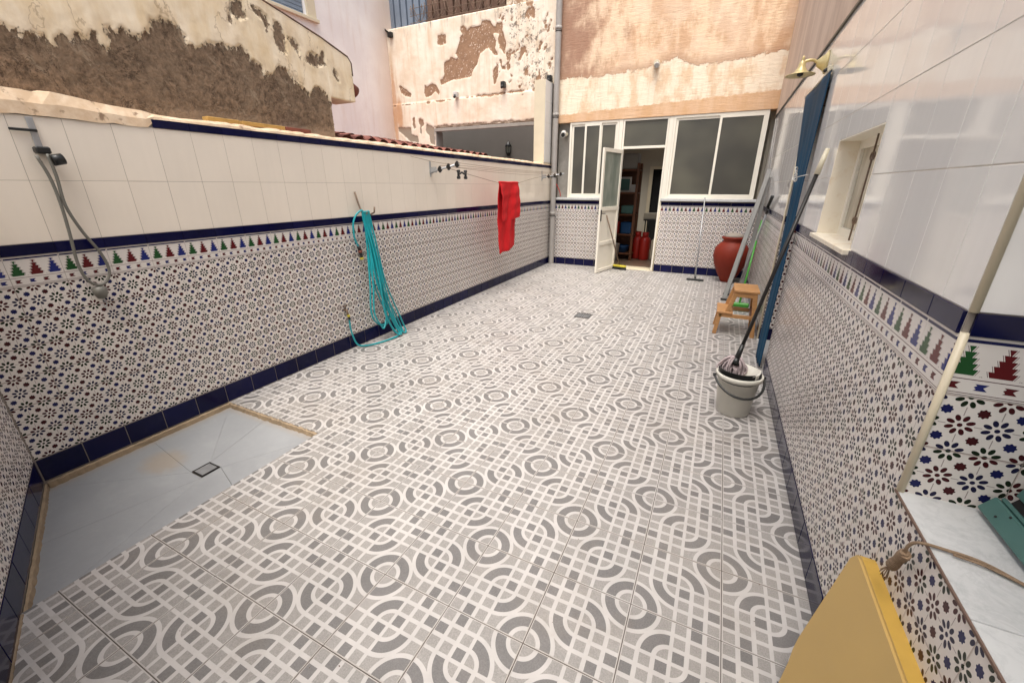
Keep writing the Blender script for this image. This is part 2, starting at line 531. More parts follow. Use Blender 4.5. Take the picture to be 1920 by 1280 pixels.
# ------------------------------------------------------------------ mesh helpers
def M(n): return MATS[n]
def mesh_obj(name, bm, mat, parent=None, loc=None, smooth=False):
    me = bpy.data.meshes.new(name)
    bmesh.ops.recalc_face_normals(bm, faces=bm.faces)
    bm.to_mesh(me); bm.free()
    mats = mat if isinstance(mat, (list, tuple)) else [mat]
    for q in mats: me.materials.append(M(q))
    if smooth:
        for p in me.polygons: p.use_smooth = True
    o = bpy.data.objects.new(name, me)
    COL.objects.link(o)
    if parent: o.parent = parent
    if loc is not None: o.location = loc
    return o
def empty(name, loc=(0, 0, 0), rz=0.0):
    o = bpy.data.objects.new(name, None); o.empty_display_size = .1
    o.location = loc; o.rotation_euler = (0, 0, rz)
    COL.objects.link(o); return o
def tag(o, label=None, cat=None, group=None, kind=None):
    if label: o['label'] = label
    if cat: o['category'] = cat
    if group: o['group'] = group
    if kind: o['kind'] = kind
    return o
def box(bm, lo, hi, bev=0.0):
    r = bmesh.ops.create_cube(bm, size=1)
    for v in r['verts']:
        v.co = Vector(((lo[i] + hi[i])/2 + v.co[i]*(hi[i] - lo[i]) for i in range(3)))
    if bev:
        es = list({e for v in r['verts'] for e in v.link_edges})
        bmesh.ops.bevel(bm, geom=es, offset=bev, segments=1, affect='EDGES', profile=.5)
    return bm
def bxo(name, lo, hi, mat, parent=None, bev=0.0):
    """box object with its origin at its own centre (in the parent's frame)"""
    c = [(lo[i] + hi[i])/2 for i in range(3)]
    bm = bmesh.new()
    box(bm, [lo[i] - c[i] for i in range(3)], [hi[i] - c[i] for i in range(3)], bev)
    return mesh_obj(name, bm, mat, parent, c)
def cyl(bm, p0, p1, r0, r1=None, n=12, caps=True):
    p0, p1 = Vector(p0), Vector(p1)
    r1 = r0 if r1 is None else r1
    q = (p1 - p0).to_track_quat('Z', 'Y').to_matrix()
    a, b = [], []
    for i in range(n):
        t = 2*math.pi*i/n
        d = q @ Vector((math.cos(t), math.sin(t), 0))
        a.append(bm.verts.new(p0 + d*r0)); b.append(bm.verts.new(p1 + d*r1))
    for i in range(n):
        f = bm.faces.new((a[i], a[(i+1) % n], b[(i+1) % n], b[i])); f.smooth = True
    if caps:
        bm.faces.new(a[::-1]); bm.faces.new(b)
    return bm
def tube(bm, pts, r, n=8, closed=False):
    pts = [Vector(p) for p in pts]
    N = len(pts); rings = []
    up_ = None
    for i, p in enumerate(pts):
        if closed: d = pts[(i+1) % N] - pts[i-1]
        else: d = pts[min(i+1, N-1)] - pts[max(i-1, 0)]
        d.normalize()
        if up_ is None:
            up_ = Vector((0, 0, 1)) if abs(d.z) < .9 else Vector((1, 0, 0))
        s = d.cross(up_)
        if s.length < 1e-6: s = d.orthogonal()
        s.normalize(); up_ = s.cross(d).normalized()
        rr = r(i/(N-1)) if callable(r) else r
        rings.append([bm.verts.new(p + (s*math.cos(2*math.pi*k/n) + up_*math.sin(2*math.pi*k/n))*rr) for k in range(n)])
    for i in range(N if closed else N-1):
        a, b = rings[i], rings[(i+1) % N]
        for k in range(n):
            f = bm.faces.new((a[k], a[(k+1) % n], b[(k+1) % n], b[k])); f.smooth = True
    if not closed:
        bm.faces.new(rings[0][::-1]); bm.faces.new(rings[-1])
    return bm
def smooth_pts(pts, k=6):
    """catmull-rom"""
    P = [Vector(p) for p in pts]
    P = [P[0]*2 - P[1]] + P + [P[-1]*2 - P[-2]]
    out = []
    for i in range(1, len(P)-2):
        for j in range(k):
            t = j/k
            a, b, c, d = P[i-1], P[i], P[i+1], P[i+2]
            out.append(.5*((2*b) + (c - a)*t + (2*a - 5*b + 4*c - d)*t*t + (3*b - a - 3*c + d)*t**3))
    out.append(P[-2]); return out
def lathe(bm, prof, n=32, c=(0, 0)):
    rings = []
    for r, z in prof:
        if r < 1e-5: rings.append([bm.verts.new((c[0], c[1], z))])
        else: rings.append([bm.verts.new((c[0] + r*math.cos(2*math.pi*i/n), c[1] + r*math.sin(2*math.pi*i/n), z)) for i in range(n)])
    for a, b in zip(rings, rings[1:]):
        for i in range(n):
            if len(a) == 1 and len(b) == 1: continue
            if len(a) == 1: f = bm.faces.new((a[0], b[(i+1) % n], b[i]))
            elif len(b) == 1: f = bm.faces.new((a[i], a[(i+1) % n], b[0]))
            else: f = bm.faces.new((a[i], a[(i+1) % n], b[(i+1) % n], b[i]))
            f.smooth = True
    return bm
def prism(bm, poly, z0, z1, bev=0.0):
    """poly: list of (x,y) ccw; chamfered top"""
    bot = [bm.verts.new((x, y, z0)) for x, y in poly]
    if bev:
        cx = sum(p[0] for p in poly)/len(poly); cy = sum(p[1] for p in poly)/len(poly)
        mid = [bm.verts.new((x, y, z1 - bev)) for x, y in poly]
        top = []
        for x, y in poly:
            d = Vector((cx - x, cy - y)); L = d.length
            d = d/L*bev*1.3 if L > 0 else d
            top.append(bm.verts.new((x + d.x, y + d.y, z1)))
        rows = [bot, mid, top]
    else:
        rows = [bot, [bm.verts.new((x, y, z1)) for x, y in poly]]
    n = len(poly)
    for a, b in zip(rows, rows[1:]):
        for i in range(n): bm.faces.new((a[i], a[(i+1) % n], b[(i+1) % n], b[i]))
    bm.faces.new(bot[::-1]); bm.faces.new(rows[-1])
    return bm

# ------------------------------------------------------------------ tiled surfaces
TILE_CACHE = {}
def tile_mesh(poly, mat, gap, th=.008, name='tile'):
    key = (mat, name, tuple((round(x, 4), round(y, 4)) for x, y in poly))
    if key in TILE_CACHE: return TILE_CACHE[key]
    cx = sum(p[0] for p in poly)/len(poly); cy = sum(p[1] for p in poly)/len(poly)
    q = []
    for x, y in poly:                       # shrink by half the joint on each side
        sx = gap/2 if x < cx else -gap/2; sy = gap/2 if y < cy else -gap/2
        q.append((x + sx, y + sy))
    bm = bmesh.new(); prism(bm, q, -th, 0, .0009)
    me = bpy.data.meshes.new(name)
    bmesh.ops.recalc_face_normals(bm, faces=bm.faces)
    bm.to_mesh(me); bm.free(); me.materials.append(M(mat))
    TILE_CACHE[key] = me
    return me
def put_tile(name, me, parent, mw_):
    o = bpy.data.objects.new(name, me); COL.objects.link(o)
    o.parent = parent; o.matrix_local = mw_
    return o
def sub_rect(r, h):
    (a, b, c, d), (p, q, s, t) = r, h       # rect = u0,u1,v0,v1
    if p >= b or q <= a or s >= d or t <= c: return [r]
    out = []
    if p > a + 1e-4: out.append((a, p, c, d))
    if q < b - 1e-4: out.append((q, b, c, d))
    m0, m1 = max(a, p), min(b, q)
    if s > c + 1e-4: out.append((m0, m1, c, s))
    if t < d - 1e-4: out.append((m0, m1, t, d))
    return out
def tile_rows(parent, origin, udir, ndir, rows, u_rng, u_off, holes=()):
    """rows: (part name, tile width, v0, v1, material, gap, proud). origin is where u=0,v=0; local frame udir, Z, ndir"""
    u_ = Vector(udir).normalized(); n_ = Vector(ndir).normalized(); z_ = Vector((0, 0, 1))
    base = Matrix((u_, z_, n_)).transposed().to_4x4()
    pinv = Matrix.Translation(-Vector(parent.location))
    for name, tw, v0, v1, mat, gap, proud in rows:
        k0 = math.floor((u_rng[0] - u_off)/tw) - 1
        k1 = math.ceil((u_rng[1] - u_off)/tw) + 1
        for k in range(k0, k1):
            a = u_off + k*tw; b = a + tw
            full = ((a + b)/2, (v0 + v1)/2)
            a2, b2 = max(a, u_rng[0]), min(b, u_rng[1])
            if b2 - a2 < .008: continue
            rects = [(a2, b2, v0, v1)]
            for h in holes:
                rects = [q for r in rects for q in sub_rect(r, h)]
            for r in rects:
                if r[1] - r[0] < .008 or r[3] - r[2] < .008: continue
                poly = [(r[0]-full[0], r[2]-full[1]), (r[1]-full[0], r[2]-full[1]), (r[1]-full[0], r[3]-full[1]), (r[0]-full[0], r[3]-full[1])]
                me = tile_mesh(poly, mat, gap, name=name)
                jit = (random.random() - .5)*.0006
                P = Vector(origin) + u_*full[0] + z_*full[1] + n_*(proud + jit)
                mm = base.copy(); mm.translation = P
                tl = Matrix.Rotation((random.random()-.5)*.003, 4, 'X') @ Matrix.Rotation((random.random()-.5)*.003, 4, 'Y')
                put_tile(name, me, parent, pinv @ mm @ tl)
ZS, ZD, ZC, ZB = .1347, 1.04, 1.19, 1.245
def dado(top=True, vmax_=None, skirt=True):
    rows = []
    if skirt: rows.append(('skirting_tile', .2, .002, ZS, 'blue_ceramic', .005, .002))
    z = ZS + .0053
    first = True
    for i in range(6):
        v0 = .14 + .15*i; v1 = v0 + .15
        if vmax_ and v0 >= vmax_: break
        rows.append(('pattern_tile', .2, v0 if i else .137, min(v1, vmax_) if vmax_ else v1, 'pattern_ceramic', .0022, 0))
    if top:
        rows.append(('border_tile', .2, ZD, ZC, 'border_ceramic', .0016, 0))
        rows.append(('blue_band_tile', .2, ZC, ZB, 'blue_ceramic', .002, .006))
    return rows

# ------------------------------------------------------------------ ground and floor
Y_FAR, W = 7.23, 3.648
bm = bmesh.new()
for a, b in (((-14, -12), (18, 22)),):
    vs = [bm.verts.new((a[0], a[1], -.16)), bm.verts.new((b[0], a[1], -.16)), bm.verts.new((b[0], b[1], -.16)), bm.verts.new((a[0], b[1], -.16))]
    bm.faces.new(vs)
tag(mesh_obj('ground', bm, 'terrace_ground'), kind='structure')
NW_A = Vector((0, -.395)); NW_D = Vector((1.243, -.465)).normalized()     # slanted near wall line
NW_N = Vector((-NW_D.y, NW_D.x))                                          # points into the courtyard
def clip_poly(poly, p, n):
    out = []
    for i in range(len(poly)):
        a, b = Vector(poly[i]), Vector(poly[(i+1) % len(poly)])
        da, db = (a - p).dot(n), (b - p).dot(n)
        if da >= 0: out.append((a.x, a.y))
        if (da >= 0) != (db >= 0):
            c = a + (b - a)*(da/(da - db)); out.append((c.x, c.y))
    return out
def nwy(x): return -.395 - .465/1.243*x
SHX, SHY = .95, .60
fl = empty('floor'); tag(fl, kind='structure')
bm = bmesh.new()
prism(bm, [(SHX, nwy(SHX)-.1), (4.2, nwy(4.2)-.1), (4.2, Y_FAR + .25), (-.01, Y_FAR + .25), (-.01, SHY), (SHX, SHY)], -.15, -.0022)
mesh_obj('screed', bm, 'floor_grout', fl)
T = .3156; FX, FY = 2.0785, -.0169
regions = [[(SHX, -3), (3.66, -3), (3.66, 7.25), (SHX, 7.25)], [(-.001, SHY), (SHX, SHY), (SHX, 7.25), (-.001, 7.25)]]
for i in range(-8, 7):
    for j in range(-9, 25):
        cx, cy = FX + (i+.5)*T, FY + (j+.5)*T
        odd = (i + j) % 2 != 0
        for rg in regions:
            x0, x1 = max(rg[0][0], cx-T/2), min(rg[1][0], cx+T/2)
            y0, y1 = max(rg[0][1], cy-T/2), min(rg[2][1], cy+T/2)
            if x1 - x0 < .012 or y1 - y0 < .012: continue
            poly = [(x0, y0), (x1, y0), (x1, y1), (x0, y1)]
            poly = clip_poly(poly, NW_A, NW_N)
            if len(poly) < 3: continue
            poly = [(x - cx, y - cy) for x, y in poly]
            rz = 0
            if odd:
                poly = [(y, -x) for x, y in poly]; rz = math.pi/2
            me = tile_mesh(poly, 'floor_ceramic', .0032, name='floor_tile')
            mm = Matrix.Translation((cx, cy, (random.random()-.5)*.0006)) @ Matrix.Rotation(rz, 4, 'Z') @ Matrix.Rotation((random.random()-.5)*.002, 4, 'X')
            put_tile('floor_tile', me, fl, mm)
# shower recess: slabs sloping to the drain
DR = (.605, .09, -.052)
crn = [(.0, SHY, -.036), (SHX, SHY, -.036), (SHX, nwy(SHX), -.040), (.0, nwy(0), -.040)]
mids = [(.42, SHY, -.037), (SHX, .05, -.038), (.5, nwy(.5), -.040), (.0, .10, -.037)]
ds = .052
dcs = [(DR[0]-ds, DR[1]+ds, DR[2]), (DR[0]+ds, DR[1]+ds, DR[2]), (DR[0]+ds, DR[1]-ds, DR[2]), (DR[0]-ds, DR[1]-ds, DR[2])]
faces = [(crn[0], mids[0], dcs[0]), (mids[0], crn[1], dcs[1], dcs[0]), (crn[1], mids[1], dcs[1]), (mids[1], crn[2], dcs[2], dcs[1]),
         (crn[2], mids[2], dcs[2]), (mids[2], crn[3], dcs[3], dcs[2]), (crn[3], mids[3], dcs[3]), (mids[3], crn[0], dcs[0], dcs[3])]
for f in faces:
    c = Vector([sum(p[k] for p in f)/len(f) for k in range(3)])
    bm = bmesh.new()
    t_, b_ = [], []
    for p in f:
        q = Vector(p) - c; q = q*(1 - .0014/max(q.length, .01))
        t_.append(bm.verts.new(q)); b_.append(bm.verts.new(q - Vector((0, 0, .03))))
    bm.faces.new(t_); bm.faces.new(b_[::-1])
    for k in range(len(f)): bm.faces.new((t_[k], t_[(k+1) % len(f)], b_[(k+1) % len(f)], b_[k]))
    mesh_obj('shower_slab', bm, 'grey_slab', fl, c)
bm = bmesh.new(); prism(bm, [(-.02, nwy(0)-.05), (SHX+.02, nwy(SHX)-.05), (SHX+.02, SHY+.02), (-.02, SHY+.02)], -.15, -.056)
mesh_obj('shower_bed', bm, 'floor_grout', fl)
# rough mortar edges round the recess
def rough_strip(name, pts, w, h, z, mat, parent, amp=.004, side=Vector((0, 0, 0))):
    bm = bmesh.new(); prev = None
    n = 60
    a, b = Vector(pts[0]), Vector(pts[1]); d = (b - a); s = Vector((-d.y, d.x, 0)).normalized()
    for i in range(n+1):
        p = a + d*(i/n)
        ww = w + random.uniform(-amp, amp); hh = h + random.uniform(-amp, amp)*.6
        row = [bm.verts.new(p + Vector((0, 0, z - .03))), bm.verts.new(p + Vector((0, 0, z + hh))),
               bm.verts.new(p + s*ww*.6 + Vector((0, 0, z + hh*.85))), bm.verts.new(p + s*ww + Vector((0, 0, z - .03)))]
        if prev:
            for k in range(3): bm.faces.new((prev[k], prev[k+1], row[k+1], row[k]))
        prev = row
    return mesh_obj(name, bm, mat, parent)
rough_strip('mortar_edge', ((0.003, SHY, 0), (0.003, nwy(0)+.01, 0)), .022, .034, -.038, 'cement_edge', fl)
rough_strip('mortar_edge', ((SHX, SHY+.002, 0), (0, SHY+.002, 0)), .022, .035, -.037, 'cement_edge', fl, .006)
nd3 = Vector((NW_D.x, NW_D.y, 0)); nn3 = Vector((NW_N.x, NW_N.y, 0))
p0 = Vector((NW_A.x, NW_A.y, 0)) + nn3*.002
rough_strip('mortar_edge', (p0, p0 + nd3*1.02), .016, .03, -.040, 'cement_edge', fl)
rough_strip('mortar_edge', (p0 + nd3*1.03, p0 + nd3*1.6), .010, .006, .0, 'cement_edge', fl, .002)
rough_strip('mortar_edge', ((SHX - .001, nwy(SHX) + .02, 0), (SHX - .001, SHY - .02, 0)), .004, .030, -.037, 'grey_slab', fl, .001)

def drain(name, c, w, d, z, label, tilt=0):
    g = empty(name, (c[0], c[1], z)); g.rotation_euler = (0, 0, tilt)
    tag(g, label, 'drain')
    bm = bmesh.new()
    for (a, b, e, f) in ((-w/2, -d/2, w/2, -d/2+.008), (-w/2, d/2-.008, w/2, d/2), (-w/2, -d/2+.008, -w/2+.008, d/2-.008), (w/2-.008, -d/2+.008, w/2, d/2-.008)):
        box(bm, (a, b, 0), (e, f, .004))
    mesh_obj('frame', bm, 'dark_metal', g)
    bm = bmesh.new(); nb = 9
    for i in range(nb):
        x = -w/2 + .014 + (w - .028)*i/(nb-1)
        box(bm, (x-.0032, -d/2+.009, .0005), (x+.0032, d/2-.009, .0035))
    for y in (-d/4, 0, d/4): box(bm, (-w/2+.009, y-.003, .0008), (w/2-.009, y+.003, .0030))
    mesh_obj('grate', bm, 'galvanised', g)
    bm = bmesh.new(); box(bm, (-w/2+.004, -d/2+.004, -.003), (w/2-.004, d/2-.004, -.0005))
    mesh_obj('sump_shade', bm, 'void_black', g)  # flat black plate stands in for the shade below the grate
drain('floor_drain', (.605, .09), .10, .10, DR[2] + .003, 'small square steel drain grate in the grey sunken shower floor')
drain('floor_drain', (1.76, 3.88), .19, .19, .0015, 'larger brown steel drain grate in the middle of the patterned floor')

# ------------------------------------------------------------------ left boundary wall
lw = empty('boundary_wall', (0, 0, 0)); tag(lw, 'long low wall on the left with star pattern dado, cream tiles above and navy cap tiles', 'wall')
bm = bmesh.new(); box(bm, (-.15, -.55, -.15), (-.0018, 7.40, 1.878)); mesh_obj('wall_core', bm, 'grout', lw)
rows = dado() + [('white_tile', .2, ZB, 1.5415, 'white_ceramic', .0016, 0), ('white_tile', .2, 1.5415, 1.8385, 'white_ceramic', .0016, 0)]
tile_rows(lw, (0, 0, 0), (0, 1, 0), (1, 0, 0), rows, (-.39, 7.228), 0)
tile_rows(lw, (0, 0, 0), (0, 1, 0), (1, 0, 0), [('cap_tile', .2, 1.8385, 1.884, 'blue_ceramic', .002, .005)], (.6, 7.228), 0)
# uneven plaster coping
bm = bmesh.new(); prev = None; N = 150
for i in range(N+1):
    y = -.6 + 8.0*i/N
    e = random.uniform(-.006, .006)
    if y < .6:
        fz, fx = 1.838 + random.uniform(-.004, .004), .004 + random.uniform(0, .006)
        tz = 1.925 + e*1.5 + .006*math.sin(y*9)
        if y < .55: tz += .02*max(0, math.sin((y+.6)*2.2))
    else:
        fz, fx = 1.885, .001
        tz = 1.915 + e*.8
    row = [bm.verts.new(q) for q in ((fx, y, fz), (fx - .004 + e*.3, y, (fz + tz)/2), (-.02 + e, y, tz), (-.155, y, tz + .012 + e), (-.155, y, 1.8))]
    if prev:
        for k in range(4): bm.faces.new((prev[k], prev[k+1], row[k+1], row[k]))
    prev = row
mesh_obj('coping', bm, 'coping_plaster', lw)
# tall end stub of the wall beside the pipe
st = empty('wall_pillar', (0, 0, 0)); tag(st, 'tall tiled pillar with cream plaster edge at far end of the low wall', 'pillar')
bm = bmesh.new(); box(bm, (-.21, 6.82, 1.90), (-.004, 7.225, 3.26)); mesh_obj('plaster_core', bm, 'cream_trim', st)
tile_rows(st, (0, 0, 0), (0, 1, 0), (1, 0, 0), [('white_tile', .2, 1.93 + .332*i, 1.93 + .332*(i+1), 'gloss_white_ceramic', .0025, 0) for i in range(4)], (6.825, 7.225), 7.03)

# ------------------------------------------------------------------ near slanted wall (left edge of the view)
nw = empty('garden_wall', (0, 0, 0)); tag(nw, 'slanted tiled wall at the left edge of view with navy skirting beside the shower', 'wall')
p0 = Vector((NW_A.x, NW_A.y, 0)); L = 4.1
bm = bmesh.new()
q = [p0 - nn3*.0018, p0 + nd3*L - nn3*.0018, p0 + nd3*L - nn3*.15, p0 - nn3*.15]
prism(bm, [(v.x, v.y) for v in q][::-1], -.15, 1.9); mesh_obj('wall_core', bm, 'grout', nw)
rows = dado() + [('white_tile', .2, ZB, 1.5415, 'white_ceramic', .0016, 0), ('white_tile', .2, 1.5415, 1.8385, 'white_ceramic', .0016, 0)]
tile_rows(nw, p0 + nd3*4, -nd3, nn3, rows, (0, 4.0), -.06)

# ------------------------------------------------------------------ right house wall
rw = empty('house_wall', (W, 0, 0)); tag(rw, 'tall right house wall with star pattern dado and glossy white tiles above', 'wall')
DOOR = (2.97, 3.86, 2.16); WIN = (1.41, 2.205, 1.243, 1.752)
bm = bmesh.new()
def rwb(y0, y1, z0, z1, x1=4.0): box(bm, (.0018, y0, z0), (x1 - W, y1, z1))
rwb(.352, WIN[0], -.15, 2.505); rwb(WIN[1], DOOR[0], -.15, 2.505); rwb(DOOR[1], 7.5, -.15, 2.505)
rwb(WIN[0], WIN[1], -.15, WIN[2]); rwb(WIN[0], WIN[1], WIN[3], 2.505); rwb(DOOR[0], DOOR[1], DOOR[2], 2.505)
rwb(-2.6, .352, -.15, .7248, 4.0)
mesh_obj('wall_core', bm, 'pale_grout', rw)
O = (W, 0, 0)
holes = [(-DOOR[1], -DOOR[0], -1, DOOR[2]), (-WIN[1], -WIN[0], WIN[2], WIN[3])]
rows = dado()
tile_rows(rw, O, (0, -1, 0), (-1, 0, 0), rows, (-7.228, -.352), -.312, holes)
zz = [ZB, 1.5565, 1.868, 2.19, 2.503]
rows = [('white_tile', .225, zz[i], zz[i+1], 'gloss_white_ceramic', .0032, 0) for i in range(4)]
tile_rows(rw, O, (0, -1, 0), (-1, 0, 0), rows, (-7.228, -.352), -.936, holes)
rows = dado(top=False, vmax_=.7385)
tile_rows(rw, O, (0, -1, 0), (-1, 0, 0), rows, (-.352, 2.3), -.312)
# plaster above the tiles
bm = bmesh.new(); box(bm, (-.008, -2.6, 2.512), (.35, 7.5, 4.45)); mesh_obj('upper_plaster', bm, 'side_plaster', rw)
bm = bmesh.new(); box(bm, (-.014, .2, 2.498), (.02, 7.23, 2.516)); mesh_obj('cable', bm, 'dark_metal', rw)
# the roofed part of the house the counter opens into
hr = empty('house_room', (W, 0, 0)); tag(hr, 'roofed house room behind the marble counter at the right edge', 'room')
bxo('ceiling', (.352, -1.6, 2.42), (2.6, .344, 2.50), 'room_plaster', hr)
bxo('room_wall', (2.5, -3.2, -.1), (2.6, .344, 2.42), 'room_plaster', hr)
bxo('lintel', (.004, -3.2, 2.15), (.352, .340, 2.505), 'side_plaster', hr)
# pass-through reveal at y=.35 facing the camera
rv = empty('window_reveal', (W, .344, 0)); tag(rv, 'tiled reveal above the marble counter with large green and red trees', 'wall')
bm = bmesh.new(); box(bm, (.002, .0018, .725), (1.6, .0075, 3.2)); box(bm, (.356, .0076, .725), (1.6, .3, 3.2)); mesh_obj('wall_core', bm, 'grout', rv)
rows = [('pattern_tile', .2, .74, .89, 'pattern_ceramic', .0018, 0), ('pattern_tile', .2, .89, 1.04, 'pattern_ceramic', .0018, 0),
        ('border_tile', .2, ZD, ZC, 'border_ceramic', .0018, 0), ('blue_band_tile', .2, ZC, ZB, 'blue_ceramic', .002, .008),
        ('white_tile', .225, ZB, 1.5565, 'gloss_white_ceramic', .002, 0), ('white_tile', .225, 1.5565, 1.868, 'gloss_white_ceramic', .002, 0), ('white_tile', .225, 1.868, 2.14, 'gloss_white_ceramic', .002, 0)]
tile_rows(rv, (W, .344, 0), (1, 0, 0), (0, -1, 0), rows, (.012, 1.2), -.003)
def quarter_trim(name, x, y, z0, z1, parent, r=.009):
    bm = bmesh.new(); n = 10
    cyl(bm, (x, y, z0), (x, y, z1), r, r, 14); 
    return mesh_obj(name, bm, 'cream_trim', parent)
o = quarter_trim('corner_trim', .0075, -.0035+.003, .745, 1.196, rv, .0085)
o = quarter_trim('corner_trim', .0075, -.0035+.003, ZB, 3.1, rv, .0085)
# marble counter
cn = empty('counter', (W, -1.1, .745)); tag(cn, 'pale marble counter slab on the tiled half wall at the right edge', 'counter')
for k, (a, b) in enumerate(((-1.5, -.115+1.1-.0), (1.0-.014, 1.448))):
    pass
bxo('marble_slab', (.0022, 1.0525, -.02), (.9, 1.449, 0), 'marble', cn, .0015)
bxo('marble_slab', (.0022, .45, -.02), (.9, 1.0505, 0), 'marble', cn, .0015)
bxo('marble_slab', (.0022, -1.0, -.02), (.9, .448, 0), 'marble', cn, .0015)

bxo('edge_joint', (-.0022, -1.0, -.0062), (.0018, 1.449, -.0004), 'brown_joint', cn)
# right window recess
wd = empty('window', (W, WIN[0], WIN[2])); tag(wd, 'small recessed cream framed window with iron grille in the right wall', 'window')
hy = WIN[1]-WIN[0]; hz = WIN[3]-WIN[2]
def sheet(name, pts, mat, parent):
    bm = bmesh.new(); bm.faces.new([bm.verts.new(p) for p in pts]); return mesh_obj(name, bm, mat, parent)
bxo('jamb', (.0, hy-.006, .0), (.22, hy-.0005, hz), 'stained_cream', wd)
bxo('jamb', (.0, .0005, .0), (.22, .006, hz), 'stained_cream', wd)
bxo('lintel', (.0, .006, hz-.006), (.22, hy-.006, hz-.0005), 'white_frame', wd)
bxo('sill', (-.03, -.02, -.018), (.22, hy+.02, .004), 'stained_cream', wd, .002)
fr = bxo('window_frame', (.098, .006, .004), (.125, .05, hz-.006), 'white_frame', wd)
bxo('window_frame', (.098, hy-.052, .004), (.125, hy-.006, hz-.006), 'white_frame', wd)
bxo('window_frame', (.098, .05, .004), (.125, hy-.052, .045), 'white_frame', wd)
bxo('window_frame', (.098, .05, hz-.05), (.125, hy-.052, hz-.006), 'white_frame', wd)
bxo('window_frame', (.100, hy/2-.02, .045), (.123, hy/2+.02, hz-.05), 'white_frame', wd)
bxo('pane', (.112, .05, .045), (.116, hy-.052, hz-.05), 'cream_glass', wd)
bm = bmesh.new()
for y in (.13, .40):
    cyl(bm, (.078, y, .004), (.078, y, hz-.006), .004, .004, 8)
    for z, s_ in ((.10, 1), (hz-.10, -1)):
        for q in (-1, 1):
            pts = [(.078, y + q*(.004 + .022*(1 - math.cos(t))*(1-t/9)), z + s_*.024*math.sin(t)*(1-t/9)) for t in [k*.5 for k in range(10)]]
            tube(bm, pts, .0035, 6)
mesh_obj('grille', bm, 'rusty_metal', wd)

# doorway with blue curtain
dr = empty('doorway', (W, DOOR[0], 0)); tag(dr, 'tiled doorway in the right wall behind the blue curtain', 'doorway')
dw = DOOR[1]-DOOR[0]
bm = bmesh.new(); box(bm, (.004, dw-.002, 0), (.34, dw+.0, 2.16)); box(bm, (.004, 0, 0), (.34, .002, 2.16)); box(bm, (.004, 0.002, 2.158), (.34, dw-.002, 2.16)); mesh_obj('jamb_core', bm, 'grout', dr)
tile_rows(dr, (W, DOOR[1]-.004, 0), (1, 0, 0), (0, -1, 0), dado() + [('white_tile', .2, zz[i], min(zz[i+1], 2.15), 'gloss_white_ceramic', .002, 0) for i in range(3)], (.012, .2), .012)
quarter_trim('corner_trim', .006, dw-.006, .0, 2.15, dr, .009)
bxo('door_leaf', (.20, .003, .002), (.24, dw-.004, 2.157), 'dark_wood', dr)
bxo('threshold', (.0, .003, -.02), (.20, dw-.008, .012), 'marble', dr)

cu = empty('curtain', (W-.014, 2.95, 0)); tag(cu, 'long blue curtain hanging over the doorway, gathered with a white string', 'curtain')
prof_l = [(.03, 3.30), (.25, 3.36), (.55, 3.31), (.86, 3.29), (1.2, 3.35), (1.50, 3.39), (1.60, 3.50), (1.77, 3.66), (2.03, 3.87), (2.245, 4.0)]
def interp(tab, z):
    for (a, p), (b, q) in zip(tab, tab[1:]):
        if z <= b: return p + (q - p)*max(0, (z - a)/(b - a))
    return tab[-1][1]
bm = bmesh.new(); NZ, NY = 60, 44; prev = None
prof_r = [(.03, 3.0), (.3, 2.98), (.9, 2.93), (1.5, 2.94), (2.245, 2.945)]
for i in range(NZ+1):
    z = .03 + (2.245-.03)*i/NZ
    yl, yr = interp(prof_l, z), interp(prof_r, z)
    tight = 1 - (yl - yr)/1.15
    row = []
    for j in range(NY+1):
        t = j/NY
        y = yr + (yl - yr)*t
        x = -.010*tight*math.sin(t*math.pi*9 + z*.6) - .014*tight - .004*math.sin(t*9) - (.018*math.sin(math.pi*t))*tight
        row.append(bm.verts.new((x, y - 2.95, z)))
    if prev:
        for j in range(NY):
            f = bm.faces.new((prev[j], prev[j+1], row[j+1], row[j])); f.smooth = True
    prev = row
cl = mesh_obj('cloth', bm, 'blue_cloth', cu)
so = cl.modifiers.new('s', 'SOLIDIFY'); so.thickness = .004
bm = bmesh.new(); cyl(bm, (-.004, -.03, 2.252), (-.004, 1.08, 2.252), .007); mesh_obj('rail', bm, 'cream_plastic', cu)
bm = bmesh.new()
tube(bm, smooth_pts([(-.05, .45, 1.50), (-.075, .30, 1.53), (-.075, .12, 1.56), (-.06, -.10, 1.575), (-.03, -.25, 1.585)]), .003, 6)
for k in range(3):
    c = Vector((-.07 - .01*k, -.02 - .05*k, 1.57 + .012*k)); rr = .028 + .008*k
    tube(bm, [c + Vector((0.25*rr*math.sin(t*2), rr*math.cos(t), rr*math.sin(t))) for t in [i*.45 for i in range(14)]], .0026, 6, True)
mesh_obj('tie_string', bm, 'cloth_white', cu)

# ------------------------------------------------------------------ far facade
ff = empty('house_facade', (0, Y_FAR, 0)); tag(ff, 'far house facade with orange and cream plaster above white framed windows and tiled dado', 'building')
bm = bmesh.new()
def fbx(x0, x1, z0, z1, y0=.0018, y1=.2): box(bm, (x0, y0, z0), (x1, y1, z1))
DX0, DX1 = 1.325, 2.098
fbx(.0, DX0-.0, -.15, 1.262); fbx(DX1, 3.70, -.15, 1.262)
mesh_obj('wall_core', bm, 'grout', ff)
bm = bmesh.new(); box(bm, (.1, -.012, 2.612), (3.70, .25, 4.9)); mesh_obj('upper_wall', bm, 'facade_plaster', ff)
tile_rows(ff, (0, Y_FAR, 0), (1, 0, 0), (0, -1, 0), dado(), (.0, DX0-.002), .3579-.2)
tile_rows(ff, (0, Y_FAR, 0), (1, 0, 0), (0, -1, 0), dado(), (DX1+.02, 3.648), 2.2449-.2)
bm = bmesh.new(); cyl(bm, (DX1+.011, -.001, 0), (DX1+.011, -.001, 1.25), .010, .010, 12); mesh_obj('corner_trim', bm, 'cream_trim', ff)
